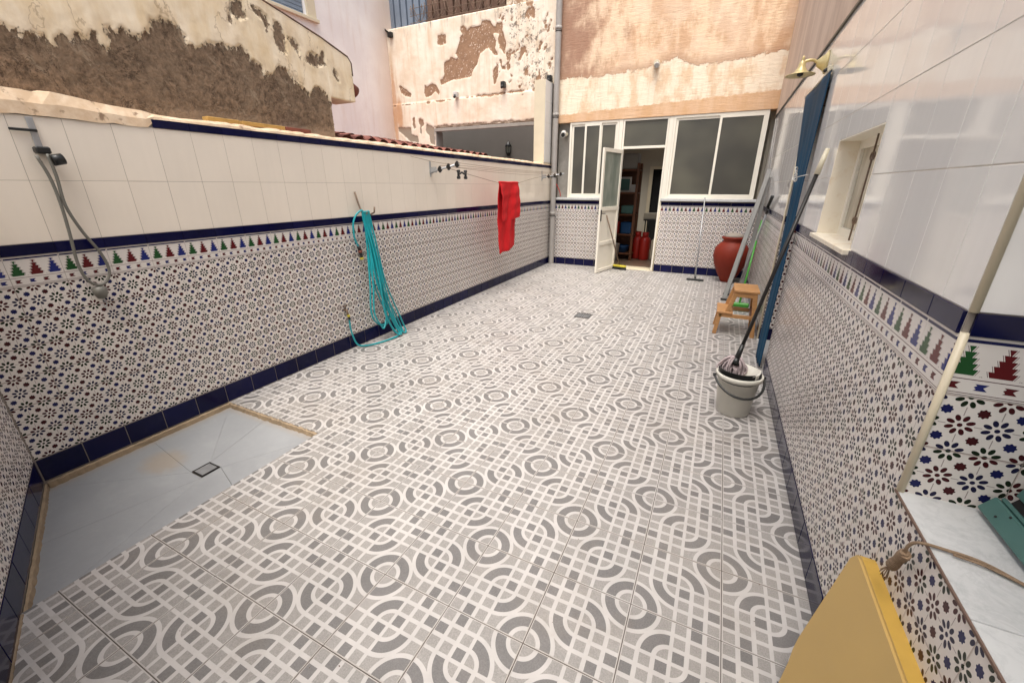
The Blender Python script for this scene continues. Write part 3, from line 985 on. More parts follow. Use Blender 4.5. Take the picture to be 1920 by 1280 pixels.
bxo('sill', (.10, -.05, 1.262), (DX0-.005, .18, 1.302), 'marble', ff, .003)
bxo('sill', (DX1+.005, -.05, 1.262), (3.64, .18, 1.302), 'marble', ff, .003)
bxo('threshold', (DX0, -.005, -.01), (DX1, .3, .012), 'cream_trim', ff, .002)
# grey recessed side panel with the camera
bxo('side_panel', (.10, .10, 1.304), (.345, .13, 2.610), 'concrete_grey', ff)
def frame_window(name, x0, x1, z0, z1, sashes, label, y=.03):
    g = empty(name, (x0, Y_FAR + y, z0)); tag(g, label, 'window')
    w, h = x1-x0, z1-z0
    def b(n, a, c, m='white_frame', y0=-.03, y1=.03, bev=.002): return bxo(n, (a[0], y0, a[1]), (c[0], y1, c[1]), m, g, bev)
    t = .038
    b('frame_bar', (0, 0), (w, t)); b('frame_bar', (0, h-t), (w, h)); b('frame_bar', (0, t+.001), (t, h-t-.001)); b('frame_bar', (w-t, t+.001), (w, h-t-.001))
    for k, (s0, s1) in enumerate(sashes):
        yo = -.018 if k % 2 else .0
        s = .036
        sh = empty('sash', (s0-x0, yo, t)); sh.parent = g
        H = h - 2*t; ww = s1 - s0
        for lo, hi in (((0, -.012, 0), (ww, .010, s)), ((0, -.012, H-s), (ww, .010, H)), ((0, -.012, s+.0005), (s, .010, H-s-.0005)), ((ww-s, -.012, s+.0005), (ww, .010, H-s-.0005))):
            bxo('sash_bar', lo, hi, 'white_frame', sh, .002)
        bxo('pane', (s-.004, -.003, s-.004), (ww-s+.004, .002, H-s+.004), 'frosted_glass', sh)
    return g
frame_window('window', .345, 1.255, 1.303, 2.608, [(.385, .66), (.63, .94), (.92, 1.225)], 'narrow three pane frosted white window left of the open door')
frame_window('window', 2.165, 3.55, 1.303, 2.608, [(2.205, 2.905), (2.865, 3.515)], 'wide two pane frosted white window right of the open door')
bxo('post', (1.257, .0, 1.303), (1.322, .075, 2.610), 'white_frame', ff, .003)
bxo('post', (1.300, .0, .013), (1.327, .075, 1.259), 'white_frame', ff, .003) if False else None
# door frame
df = empty('door', (DX0, Y_FAR, 0)); tag(df, 'narrow white metal door with frosted upper pane standing open into the courtyard', 'door')
dwid = DX1-DX0
bxo('door_frame', (0.001, .004, .013), (.032, .07, 2.607), 'white_frame', df, .002)
bxo('door_frame', (dwid-.03, .004, .013), (dwid+.03-.032, .07, 2.607), 'white_frame', df, .002)
bxo('door_frame', (.033, .004, 2.13), (dwid-.031, .07, 2.17), 'white_frame', df, .002)
bxo('door_frame', (.033, .004, 2.575), (dwid-.031, .07, 2.607), 'white_frame', df, .002)
bxo('transom_pane', (.032, .03, 2.168), (dwid-.03, .036, 2.577), 'frosted_glass', df)
bxo('post', (dwid+.001, .004, 1.304), (dwid+.065, .07, 2.607), 'white_frame', df, .002)
leaf = empty('leaf', (.012, -.012, .0)); leaf.parent = df
leaf.rotation_euler = (0, 0, R(-103.5))
LW, LH, lt = .705, 2.115, .036
s = .052
def lb(n, x0, z0, x1, z1, m='white_frame', y0=0, y1=lt, bev=.002): return bxo(n, (x0, y0, z0), (x1, y1, z1), m, leaf, bev)
lb('stile', 0, .012, s, LH); lb('stile', LW-s, .012, LW, LH)
for z0, z1 in ((.012, .07), (.50, .565), (1.10, 1.165), (LH-.06, LH)): lb('rail', s+.0005, z0, LW-s-.0005, z1)
lb('pane', s-.003, 1.162, LW-s+.003, LH-.057, 'pale_frosted_glass', .014, .020, 0)
lb('panel', s-.003, .562, LW-s+.003, 1.103, 'white_frame', .013, .022, 0)
lb('panel', s-.003, .067, LW-s+.003, .503, 'white_frame', .013, .022, 0)
bm = bmesh.new(); box(bm, (LW-.045, -.006, .93), (LW-.012, 0, 1.12)); tube(bm, [(LW-.03, -.004, 1.06), (LW-.03, -.045, 1.06), (LW-.12, -.045, 1.06)], .007, 8); mesh_obj('handle', bm, 'dark_metal', leaf)
bm = bmesh.new(); box(bm, (LW-.045, lt, .93), (LW-.012, lt+.006, 1.12)); tube(bm, [(LW-.03, lt+.004, 1.06), (LW-.03, lt+.04, 1.06), (LW-.11, lt+.04, 1.06)], .007, 8); mesh_obj('handle', bm, 'dark_metal', leaf)

# storage room behind
rm = empty('storage_room', (0, Y_FAR, 0)); tag(rm, 'dim storage room seen through the open door', 'room')
bxo('room_floor', (.0, .25, -.05), (3.6, 3.0, .0), 'room_floor', rm)
bxo('room_wall', (.0, 3.0, -.05), (1.43, 3.1, 2.9), 'room_plaster', rm)
bxo('room_wall', (1.74+.1, 3.0, -.05), (3.6, 3.1, 2.9), 'room_plaster', rm)
bxo('room_wall', (1.43, 3.0, 1.9), (1.84, 3.1, 2.9), 'room_plaster', rm)
bxo('inner_door_frame', (1.41, 2.96, 0), (1.49, 2.998, 1.95), 'cream_trim', rm)
bxo('inner_door_frame', (1.49, 2.96, 1.89), (1.84, 2.998, 1.95), 'cream_trim', rm)
bxo('dark_opening', (1.43, 3.1, -.05), (1.9, 3.12, 1.95), 'void_black', rm)  # black sheet stands in for the unlit space past the inner door
bxo('room_wall', (-.1, .25, -.05), (.0, 3.0, 2.9), 'room_plaster', rm)
bxo('room_wall', (3.6, .25, -.05), (3.7, 3.0, 2.9), 'room_plaster', rm)
bxo('room_ceiling', (-.1, .25, 2.9), (3.7, 1.5, 3.0), 'room_plaster', rm)
bxo('room_ceiling', (-.1, 2.2, 2.9), (3.7, 3.1, 3.0), 'room_plaster', rm)  # unseen gap between the ceiling pieces, added to let daylight into the room
# shelf unit
sh = empty('shelf_unit', (.75, Y_FAR+1.05, 0)); tag(sh, 'brown wooden shelf unit full of boxes inside the storage room', 'shelf')
for x in (.0, .70):
    for y in (0, .30): bxo('post', (x, y, 0), (x+.05, y+.05, 1.95), 'dark_wood', sh, .003)
shz = [.12, .52, .93, 1.36, 1.80]
for z in shz: bxo('shelf_board', (.0, -.01, z), (.75, .36, z+.03), 'dark_wood', sh, .002)
bxo('back_panel', (.0, .37, .0), (.75, .39, 1.95), 'dark_wood', sh)
def item_box(name, x, y, z, w, d, h, mat, label, cat):
    bm = bmesh.new(); box(bm, (-w/2, -d/2, 0), (w/2, d/2, h), min(w, h)*.08)
    tag(mesh_obj(name, bm, mat, None, (x, y, z)), label, cat)
    return bpy.data.objects
SX, SY = .75, Y_FAR+1.05
pf = empty('picture_frame', (SX+.46, SY+.12, 1.391)); tag(pf, 'white framed green print standing on the storage shelf', 'picture')
bxo('frame', (-.13, 0, 0), (.13, .02, .30), 'cloth_white', pf, .004); bxo('print', (-.095, -.004, .04), (.095, -.0005, .26), 'teal_paint', pf)
item_box('storage_box', SX+.45, SY+.15, 1.831, .52, .26, .30, 'grey_plastic', 'big grey plastic box on top of the storage shelf', 'box')
item_box('jar', SX+.64, SY+.12, 1.391, .09, .09, .15, 'cloth_white', 'small white jar beside the framed print', 'jar')
item_box('bag', SX+.56, SY+.14, .961, .24, .20, .17, 'teal_paint', 'crumpled teal bag on the middle shelf', 'bag')
item_box('carton', SX+.28, SY+.14, .961, .17, .20, .14, 'cream_plastic', 'cream carton beside the teal bag', 'carton')
item_box('carton', SX+.36, SY+.12, .551, .12, .18, .25, 'red_paint', 'red and white carton on the second shelf', 'carton')
item_box('crate', SX+.57, SY+.14, .551, .22, .22, .24, 'blue_plastic', 'blue plastic crate on the second shelf', 'crate')
def vessel(name, x, y, z, prof, mat, label, cat, n=20):
    bm = bmesh.new(); lathe(bm, prof, n)
    return tag(mesh_obj(name, bm, mat, None, (x, y, z)), label, cat)
vessel('basin', SX+.52, SY+.14, .151, [(0, 0), (.10, 0), (.15, .14), (.155, .15), (.145, .15), (.095, .012), (0, .012)], 'blue_plastic', 'round blue basin on the lowest storage shelf', 'basin')
vessel('bin', SX+.40, SY-.22, 0, [(0, 0), (.10, 0), (.13, .36), (.14, .37), (.12, .37), (.095, .02), (0, .02)], 'grey_plastic', 'grey bin on the floor just behind the open door', 'bin')
for k, (gx, gy, lab) in enumerate(((1.545, Y_FAR+1.42, 'red gas bottle nearer the storage shelf'), (1.72, Y_FAR+1.30, 'brighter red gas bottle nearer the door frame'))):
    g = empty('gas_bottle', (gx, gy, 0)); tag(g, lab, 'gas bottle', 'red gas bottles')
    bm = bmesh.new(); lathe(bm, [(0, 0), (.10, 0), (.115, .02), (.115, .40), (.10, .46), (.05, .50), (.03, .51), (0, .51)], 24); mesh_obj('body', bm, 'red_paint', g)
    bm = bmesh.new(); lathe(bm, [(.062, .49), (.070, .49), (.070, .58), (.062, .58)], 20); mesh_obj('collar', bm, 'red_paint', g)
    bm = bmesh.new(); cyl(bm, (0, 0, .505), (0, 0, .57), .015); mesh_obj('valve', bm, 'rusty_metal', g)
tb = empty('side_table', (1.95, Y_FAR+1.75, 0)); tag(tb, 'small dark table with papers at back of the storage room', 'table')
bxo('tabletop', (-.35, -.2, .80), (.35, .2, .83), 'dark_metal', tb, .003)
for sx in (-.32, .30):
    for sy in (-.17, .15): bxo('leg', (sx, sy, 0), (sx+.025, sy+.025, .80), 'dark_metal', tb)
item_box('paper_bag', 1.72, Y_FAR+1.70, .831, .26, .2, .13, 'cream_plastic', 'cream crumpled bag lying on the dark table', 'bag')
item_box('carton', 1.95, Y_FAR+1.45, 0, .22, .2, .42, 'cream_trim', 'pale carton on the storage floor right of the gas bottles', 'carton')
bm = bmesh.new(); box(bm, (-.13, -.13, 0), (.13, .13, .06)); 
bx = None

# ------------------------------------------------------------------ pipe, security camera, wall details
pp = empty('drain_pipe', (.085, 7.15, 0)); tag(pp, 'grey rain pipe running up the far left corner', 'pipe')
bm = bmesh.new(); cyl(bm, (0, 0, .0), (0, 0, 4.95), .052, .052, 24, False); mesh_obj('pipe', bm, 'pipe_grey', pp)
for z in (.98, 1.70, 2.72, 4.05):
    bm = bmesh.new(); cyl(bm, (0, 0, z), (0, 0, z+.05), .058, .058, 24); mesh_obj('socket', bm, 'pipe_grey', pp)
    bm = bmesh.new(); cyl(bm, (0, 0, z-.03), (0, 0, z-.015), .0555, .0555, 24); box(bm, (-.012, .045, z-.032), (.012, .09, z-.012)); mesh_obj('clamp', bm, 'dark_metal', pp)
sc = empty('security_camera', (.245, 7.31, 2.43)); tag(sc, 'white bullet security camera on the grey panel beside the pipe', 'camera')
bm = bmesh.new(); cyl(bm, (0, .0, 0), (0, -.025, 0), .04, .04, 20); tube(bm, [(0, -.02, 0), (0, -.06, -.01), (.0, -.09, -.005)], .012, 10); mesh_obj('bracket', bm, 'cream_plastic', sc)
d = Vector((.25, -1, -.35)).normalized(); a = Vector((-.02, -.08, .015))
bm = bmesh.new(); cyl(bm, a, a + d*.15, .048, .048, 24); mesh_obj('housing', bm, 'cloth_white', sc)
bm = bmesh.new(); cyl(bm, a + d*.148, a + d*.154, .036, .036, 24); mesh_obj('lens', bm, 'black_plastic', sc)
bm = bmesh.new(); lathe(bm, [(.048, 0), (.054, 0), (.054, .03), (.048, .03)], 20)
bm.free()
sp = empty('spotlight', (1.79, 7.218, 3.36)); tag(sp, 'small white spout fitting on the orange plaster facade', 'fitting')
bm = bmesh.new(); cyl(bm, (0, 0, .03), (0, -.05, .03), .05, .045, 16); mesh_obj('base', bm, 'cream_plastic', sp)
bm = bmesh.new(); cyl(bm, (0.01, -.03, .0), (.02, -.12, -.03), .045, .035, 16); mesh_obj('head', bm, 'grey_plastic', sp)
bm = bmesh.new(); tube(bm, smooth_pts([(.22, 7.20, 1.32), (.20, 7.19, 1.42), (.13, 7.18, 1.55), (.10, 7.17, 1.60)]), .008, 8)
tag(mesh_obj('red_handle', bm, 'red_paint'), 'thin red stick standing on the sill behind the pipe', 'stick')
# ------------------------------------------------------------------ neighbour buildings
import numpy as np
from mathutils import noise as mn
def poly_sd(P, poly):
    """signed distance (positive inside) of points P (n,2) to a polygon"""
    Q = np.array(poly, float); n = len(Q)
    dist = np.full(len(P), 1e9); ins = np.zeros(len(P), bool)
    for i in range(n):
        a_, b_ = Q[i], Q[(i+1) % n]; e = b_ - a_; w = P - a_
        t_ = np.clip((w @ e)/max(e @ e, 1e-12), 0, 1)
        dist = np.minimum(dist, np.hypot(*(w - t_[:, None]*e).T))
        c = (a_[1] > P[:, 1]) != (b_[1] > P[:, 1])
        with np.errstate(divide='ignore', invalid='ignore'):
            xi = (b_[0]-a_[0])*(P[:, 1]-a_[1])/(b_[1]-a_[1]) + a_[0]
        ins ^= c & (P[:, 0] < xi)
    return np.where(ins, dist, -dist)
def relief(name, mat, parent, cols, rows_fn, field, to_xyz, skip=None):
    """cols: positions along the wall; rows_fn(c) -> (z0,z1,n). flaked areas are really sunk"""
    pts = []; nr = None
    for c in cols:
        z0, z1, n_ = rows_fn(c); nr = n_
        for k in range(n_+1): pts.append((c, z0 + (z1-z0)*k/n_))
    P = np.array(pts); d = field(P)
    fr = np.array([mn.fractal(Vector((p[0]*9, 3.1, p[1]*9)), .9, 2.1, 4) for p in pts])
    fr2 = np.array([mn.fractal(Vector((p[0]*38, 7.7, p[1]*38)), .8, 2.1, 3) for p in pts])
    d = d + fr*.016 + fr2*.006
    m = np.clip((d + .004)/.008, 0, 1)
    off = -m*(.011 + np.abs(fr2)*.004) + (1-m)*fr*.0022
    bm = bmesh.new(); vs = [bm.verts.new(to_xyz(p[0], p[1], o)) for p, o in zip(pts, off)]
    W1 = nr + 1
    for i in range(len(cols)-1):
        for k in range(nr):
            if skip and skip(pts[i*W1+k], pts[(i+1)*W1+k+1]): continue
            f = bm.faces.new((vs[i*W1+k], vs[(i+1)*W1+k], vs[(i+1)*W1+k+1], vs[i*W1+k+1])); f.smooth = True
    edge = [e for e in bm.edges if e.is_boundary]
    ex = bmesh.ops.extrude_edge_only(bm, edges=edge)
    back = Vector(to_xyz(0, 0, -.03)) - Vector(to_xyz(0, 0, 0))
    for v in [g_ for g_ in ex['geom'] if isinstance(g_, bmesh.types.BMVert)]: v.co += back
    n0 = len(pts)
    o = mesh_obj(name, bm, mat, parent)
    vals = np.full(len(o.data.vertices), -.05, dtype=np.float32); vals[:n0] = d
    at = o.data.attributes.new('flake', 'FLOAT', 'POINT'); at.data.foreach_set('value', vals)
    return o
np_ = empty('parapet', (0, 0, 0)); tag(np_, 'decaying cream and brown parapet of the neighbouring house above the low wall', 'wall')
bm = bmesh.new()
for outline in ([(-3.2, 1.90), (2.12, 1.90), (2.12, 2.671), (1.60, 2.785), (.9, 3.0), (-.2, 3.3), (-3.2, 3.4)], [(2.1201, 2.253), (2.40, 2.25), (2.405, 2.56), (2.37, 2.60), (2.1201, 2.671)]):
    vs0 = [bm.verts.new((-.172, y, z - (.004 if z > 2.3 else 0))) for y, z in outline]; vs1 = [bm.verts.new((-.40, y, z)) for y, z in outline]
    for i in range(1, len(outline)-1):
        bm.faces.new((vs0[0], vs0[i], vs0[i+1])); bm.faces.new((vs1[0], vs1[i+1], vs1[i]))
    for i in range(len(outline)):
        j = (i+1) % len(outline); bm.faces.new((vs0[i], vs0[j], vs1[j], vs1[i]))
mesh_obj('wall_core', bm, 'side_plaster', np_)
PB =  [(0.152, 2.244), (0.174, 2.261), (0.185, 2.239), (0.207, 2.241), (0.208, 2.212), (0.231, 2.229), (0.275, 2.259), (0.283, 2.242), (0.319, 2.256), (0.314, 2.228), (0.328, 2.204), (0.343, 2.235), (0.375, 2.263), (0.408, 2.255), (0.443, 2.288), (0.474, 2.268), (0.508, 2.309), (0.529, 2.303), (0.551, 2.241), (0.563, 2.257), (0.574, 2.352), (0.605, 2.364), (0.601, 2.321), (0.666, 2.364), (0.686, 2.343), (0.748, 2.346), (0.8, 2.409), (0.816, 2.466), (0.85, 2.458), (0.867, 2.485), (0.922, 2.478), (0.967, 2.463), (0.995, 2.414), (1.0, 2.372), (1.056, 2.361), (1.111, 2.404), (1.183, 2.422), (1.235, 2.44), (1.306, 2.431), (1.376, 2.458), (1.418, 2.414), (1.424, 2.382), (1.499, 2.354), (1.516, 2.299), (1.598, 2.339), (1.653, 2.386), (1.754, 2.346), (1.777, 2.3), (1.856, 2.276), (1.899, 2.232), (1.969, 2.309), (2.004, 2.302), (2.087, 2.249), (2.124, 2.185)]
PATCH = [[(1.319, 2.641), (1.361, 2.714), (1.442, 2.739), (1.44, 2.676), (1.457, 2.639), (1.397, 2.602), (1.354, 2.631), (1.311, 2.557), (1.309, 2.597)] ,
[(1.504, 2.727), (1.559, 2.733), (1.62, 2.697), (1.632, 2.656), (1.596, 2.591), (1.574, 2.651), (1.513, 2.708)] ,
[(1.667, 2.682), (1.731, 2.672), (1.748, 2.607), (1.737, 2.487), (1.675, 2.485), (1.641, 2.534), (1.655, 2.629)] ,
[(1.75, 2.62), (1.843, 2.608), (1.86, 2.576), (1.865, 2.48), (1.824, 2.519), (1.759, 2.587)] ,
[(1.923, 2.518), (1.985, 2.563), (2.047, 2.52), (2.098, 2.589), (2.118, 2.549), (2.115, 2.489), (1.979, 2.448), (1.913, 2.465)] ,
[(2.191, 2.485), (2.227, 2.465), (2.25, 2.373), (2.211, 2.38), (2.181, 2.429)] ,
[(2.236, 2.244), (2.282, 2.208), (2.312, 2.139), (2.262, 2.161)] ,]
def zt(y):
    return float(np.interp(y, [-3.2, -.2, .9, 1.6, 2.09, 2.37, 2.395, 2.405], [3.4, 3.3, 3.0, 2.785, 2.682, 2.60, 2.585, 2.56]))
def fld(P):
    poly = [(-3.4, 1.7), (-3.4, 2.2), (-1.0, 2.22), (-.3, 2.24)] + PB + [(2.14, 1.7)]
    d = poly_sd(P, poly)
    for q in PATCH: d = np.maximum(d, poly_sd(P, q))
    d[(P[:, 1] < 2.26) & (P[:, 0] > 2.122)] = -.05
    return d
relief('plaster_wall', 'peeling_parapet', np_, list(np.arange(-.5, 2.119, .0085)) + [2.119], lambda y: (1.90, zt(y), 110), fld, lambda a_, z, o: (-.148 + o, a_, z))
relief('plaster_wall', 'peeling_parapet', np_, list(np.linspace(2.1195, 2.405, 32)), lambda y: (2.252, zt(y), 40), fld, lambda a_, z, o: (-.148 + o, a_, z))
bm = bmesh.new()
tube(bm, [(-.15, y, z + .004) for y, z in ((1.0, 2.965), (1.6, 2.785), (2.09, 2.682), (2.37, 2.604), (2.408, 2.56), (2.408, 2.46))], .007, 6)
mesh_obj('cap_edge', bm, 'sheet_rust', np_)
tag(bpy.data.objects.new('x', None)) if False else None
g = empty('ridge_tile', (-.42, 2.60, 2.44)); tag(g, 'dark red clay tile end poking out beside the neighbouring parapet', 'roof tile')
bm = bmesh.new(); lathe(bm, [(.0, -.10), (.055, -.10), (.065, .16), (.052, .16), (0, .10)], 14)
o = mesh_obj('tile', bm, 'roof_clay', g); o.rotation_euler = (R(70), 0, R(0))
# yellow and red brick pieces along the top of the wall
for k, (y0, y1, mt, lab) in enumerate(((.98, 1.20, 'clay_brick', 'first yellowish brick wedged along the wall top'), (1.22, 1.56, 'clay_brick', 'long yellow brick wedged along the wall top'), (1.57, 1.80, 'roof_clay', 'red brick wedged along the wall top'))):
    bm = bmesh.new(); box(bm, (-.03, -(y1-y0)/2, 0), (.03, (y1-y0)/2, .028), .003)
    tag(mesh_obj('brick', bm, mt, None, (-.118, (y0+y1)/2, 1.926)), lab, 'brick')

# lavender house
lh = empty('house', (-3.8, 0, 0)); tag(lh, 'lavender plastered house wall behind the decaying parapet', 'building')
bm = bmesh.new(); box(bm, (-.3, 2.0, 1.0), (0, 4.55, 5.7)); box(bm, (-.3, 5.23, 1.0), (0, 7.6, 5.7)); box(bm, (-.3, 4.55, 1.0), (0, 5.23, 4.24)); box(bm, (-.3, 4.55, 5.4), (0, 5.23, 5.7))
mesh_obj('wall', bm, 'lavender_plaster', lh)
wf = bxo('window', (-.12, 4.55, 4.24), (-.08, 5.23, 5.4), 'pale_frosted_glass', lh)
bxo('window_surround', (-.02, 5.232, 4.20), (.03, 5.42, 5.5), 'cream_trim', lh, .004)
bxo('window_sill', (-.02, 4.45, 4.185), (.06, 5.45, 4.235), 'cream_trim', lh, .004)
for i in range(9): bxo('shutter_slat', (-.075, 4.56, 4.245+.06*i), (-.055, 5.22, 4.298+.06*i), 'sheet_blue', lh, .003)

# peeling house
ph = empty('house', (0, 7.23, 0)); tag(ph, 'peeling cream house wall with dark patio opening beyond the low wall', 'building')
bm = bmesh.new()
box(bm, (-3.80, .025, 3.19), (.03, .25, 4.565)); box(bm, (-3.80, .025, 2.69), (-.02, .25, 3.188)); box(bm, (-3.80, .025, 1.0), (-2.70, .25, 2.688)); box(bm, (-.385, .025, 1.0), (-.02, .25, 2.688))
mesh_obj('wall_core', bm, 'side_plaster', ph)
PATCH2 = [[(-2.496, 3.465), (-2.508, 3.542), (-2.398, 3.607), (-2.398, 3.852), (-2.259, 3.886), (-2.238, 3.943), (-2.092, 3.868), (-2.039, 3.91), (-2.103, 3.964), (-1.99, 4.208), (-1.938, 4.27), (-1.983, 4.333), (-1.979, 4.412), (-1.899, 4.412), (-1.824, 4.312), (-1.742, 4.358), (-1.509, 4.349), (-1.491, 4.424), (-1.339, 4.414), (-1.222, 4.289), (-1.176, 4.348), (-1.058, 4.353), (-1.059, 4.213), (-1.016, 4.087), (-0.973, 3.993), (-1.018, 3.831), (-1.078, 3.894), (-1.122, 3.989), (-1.166, 4.039), (-1.128, 4.167), (-1.194, 4.193), (-1.269, 4.185), (-1.196, 4.065), (-1.213, 3.954), (-1.154, 3.835), (-1.26, 3.858), (-1.35, 3.993), (-1.427, 3.968), (-1.539, 3.901), (-1.589, 3.837), (-1.625, 3.723), (-1.707, 3.661), (-1.778, 3.536), (-2.027, 3.535), (-2.249, 3.518), (-2.39, 3.481)] ,
[(-2.517, 4.32), (-2.414, 4.331), (-2.314, 4.306), (-2.324, 4.167), (-2.428, 4.144), (-2.529, 4.168)] ,
[(-3.584, 3.535), (-3.525, 3.543), (-3.275, 3.376), (-3.284, 3.297), (-3.433, 3.336), (-3.542, 3.398)] ,
[(-2.907, 3.502), (-2.837, 3.47), (-2.705, 3.522), (-2.62, 3.476), (-2.541, 3.342), (-2.547, 3.266), (-2.646, 3.376), (-2.762, 3.283), (-2.91, 3.268), (-2.935, 3.401)] ,
[(-3.269, 2.904), (-3.208, 2.927), (-3.229, 2.805), (-3.193, 2.706), (-3.253, 2.695), (-3.282, 2.78)] ,
[(-3.098, 2.88), (-2.986, 2.859), (-2.977, 2.763), (-3.058, 2.713), (-3.052, 2.574), (-3.107, 2.604), (-3.082, 2.742), (-3.114, 2.798)] ,
[(-3.703, 2.747), (-3.347, 2.728), (-3.323, 2.586), (-3.172, 2.537), (-3.146, 2.409), (-3.378, 2.447), (-3.674, 2.66)] ,
[(-2.918, 2.787), (-2.702, 2.694), (-2.722, 2.358), (-2.842, 2.369), (-2.865, 2.537), (-2.949, 2.652)] ,
[(-1.272, 3.594), (-1.203, 3.656), (-1.159, 3.536), (-1.208, 3.375), (-1.264, 3.357)] ,]
def fld2(P):
    d = np.full(len(P), -1.0)
    for q in PATCH2: d = np.maximum(d, poly_sd(P, q))
    X, Z = P[:, 0], P[:, 1]
    n1 = np.array([mn.fractal(Vector((a_*7, 1.3, b_*4.2)), .7, 2.2, 5) for a_, b_ in P])
    reg = 1 - np.hypot((X + .62)/.62, (Z - 3.95)/.85)
    d = np.maximum(d, np.where(reg > 0, (n1 - .42)*.05, -1))
    led = .022 - np.abs(Z - 3.19 - (X + 2)*.012 + n1*.015) - np.clip(-n1, 0, 1)*.05 - np.where(X < -1.8, .006, 0)
    d = np.maximum(d, led)
    edge = .02 - np.abs(Z - 2.70 + n1*.02) - np.where(X < -2.72, 1, 0)
    return np.maximum(d, edge)
def sk(p, q): return p[0] > -2.705 and q[0] < -.38 and q[1] < 2.695
relief('wall', 'peeling_wall', ph, list(np.arange(-3.80, .0, .017)) + [.02], lambda x: (1.60, 4.572, 176), fld2,
       lambda a_, z, o: (a_, (.012 if z > 3.19 else -.004) - o, z), sk)
bm = bmesh.new(); box(bm, (-.98, .03, 4.572), (.03, .25, 4.95)); mesh_obj('upper_wall', bm, 'peeling_wall', ph)
bxo('opening_edge', (-2.72, -.004, 2.61), (-.38, .06, 2.672), 'concrete_grey', ph, .004)
bxo('opening_edge', (-2.73, -.003, 1.8), (-2.67, .24, 2.608), 'concrete_grey', ph, .004)
bxo('patio_wall', (-4.2, 1.9, .5), (.2, 2.0, 3.2), 'patio_grey', ph)
bxo('patio_wall', (-.30, .26, .5), (-.2, 1.9, 3.2), 'patio_grey', ph)
bxo('patio_wall', (-4.2, .26, .5), (-4.1, 1.9, 3.2), 'patio_grey', ph)
bxo('patio_ceiling', (-4.2, .26, 3.0), (.2, .7, 3.1), 'patio_grey', ph)  # cut short out of view so sky light reaches the patio walls
ln = empty('wall_lantern', (-1.86, 9.08, 2.27)); tag(ln, 'black wall lantern inside the dark patio opening', 'lantern')
bm = bmesh.new(); lathe(bm, [(0, -.06), (.03, -.05), (.05, 0), (.075, .01), (.06, .015)], 6); lathe(bm, [(.085, .15), (.09, .16), (.05, .22), (.02, .26), (.0, .30)], 6)
for k in range(6):
    t = k*math.pi/3; cyl(bm, (.055*math.cos(t), .055*math.sin(t), .01), (.08*math.cos(t), .08*math.sin(t), .155), .005, .005, 5)
tube(bm, [(0, .04, -.02), (0, .10, .0), (0, .14, .06)], .01, 6)
mesh_obj('cage', bm, 'black_plastic', ln)
bm = bmesh.new(); lathe(bm, [(.045, .015), (.068, .15)], 6); mesh_obj('glass', bm, 'pale_frosted_glass', ln)
# corrugated sheets above
cs = empty('sheet_fence', (-4.0, 7.42, 4.57)); tag(cs, 'blue grey corrugated metal sheets on top of the peeling wall', 'fence')
def corr(n, w, x0, h, mat, depth, parent, step=.165):
    k = int(round(w/step))
    for i in range(k):
        bm = bmesh.new()
        prof = [(0, 0), (step*.72, 0), (step*.78, depth), (step*.94, depth), (step, 0)]
        lo = [bm.verts.new((x0+i*step+a, b, 0)) for a, b in prof]; hi = [bm.verts.new((x0+i*step+a, b, h)) for a, b in prof]
        for q in range(4): bm.faces.new((lo[q], lo[q+1], hi[q+1], hi[q]))
        o = mesh_obj(n, bm, mat, parent)
        so = o.modifiers.new('s', 'SOLIDIFY'); so.thickness = .003
corr('sheet_rib', 1.15, 0, 1.3, 'sheet_blue', .05, cs)
cs2 = empty('sheet_fence', (-2.86, 7.43, 4.57)); tag(cs2, 'dark rusty corrugated sheets on top of the peeling wall', 'fence')
corr('sheet_rib', 1.9, 0, 1.3, 'sheet_rust', .05, cs2)
bxo('edge_rail', (0.02, -.10, .01), (1.90, -.05, .06), 'sheet_rust', cs2)
bm = bmesh.new()
for off, rr in ((0, .13), (.07, .15)):
    pts = []
    for i in range(160):
        t = i*.32
        pts.append((-3.25 + off + i*.0135, 7.33 + rr*.5*math.cos(t), 4.80 + rr*math.sin(t) + .02*math.sin(i*.7)))
    tube(bm, pts, .006, 4)
for z in (4.62, 4.74, 4.86): tube(bm, [(-3.2, 7.30, z), (-2.2, 7.30, z + .01), (-.99, 7.30, z - .005)], .005, 4)
tag(mesh_obj('barbed_wire', bm, 'rusty_metal'), 'coiled rusty barbed wire above the peeling wall', 'barbed wire')
rd = empty('metal_rod', (-3.70, 7.22, 4.47)); tag(rd, 'dark metal rod jutting out of the corner of the peeling wall', 'rod')
bm = bmesh.new(); cyl(bm, (.02, .02, 0), (-.52, -.10, .46), .016, .014, 8); mesh_obj('rod', bm, 'dark_metal', rd)
bm = bmesh.new(); box(bm, (-.02, -.05, -.05), (.08, .02, .04), .004); mesh_obj('foot_plate', bm, 'dark_metal', rd)
bm = bmesh.new()
for k in range(8):
    a = k*.8; tube(bm, [(-.30, -.05, .27), (-.30 + .09*math.cos(a), -.06, .27 + .07*math.sin(a)), (-.30 + .13*math.cos(a+.4), -.08, .27+.10*math.sin(a+.4))], .004, 4)
mesh_obj('wire_ends', bm, 'dark_metal', rd)
for x, z, lab, mt in ((-2.10, 3.25, 'small white junction box on the ledge of the peeling wall', 'cloth_white'), (-1.02, 3.33, 'small black lamp above the patio opening', 'black_plastic'), (-.07, 3.34, 'small black lamp at the top of the tiled pillar', 'black_plastic')):
    g = empty('wall_fitting', (x, 7.20, z)); tag(g, lab, 'fitting')
    bm = bmesh.new(); box(bm, (-.04, -.06, -.05), (.04, .03, .05), .006); mesh_obj('body', bm, mt, g)
    bm = bmesh.new(); cyl(bm, (0, -.05, -.02), (0, -.09, -.06), .03, .022, 10); mesh_obj('nozzle', bm, 'black_plastic', g)
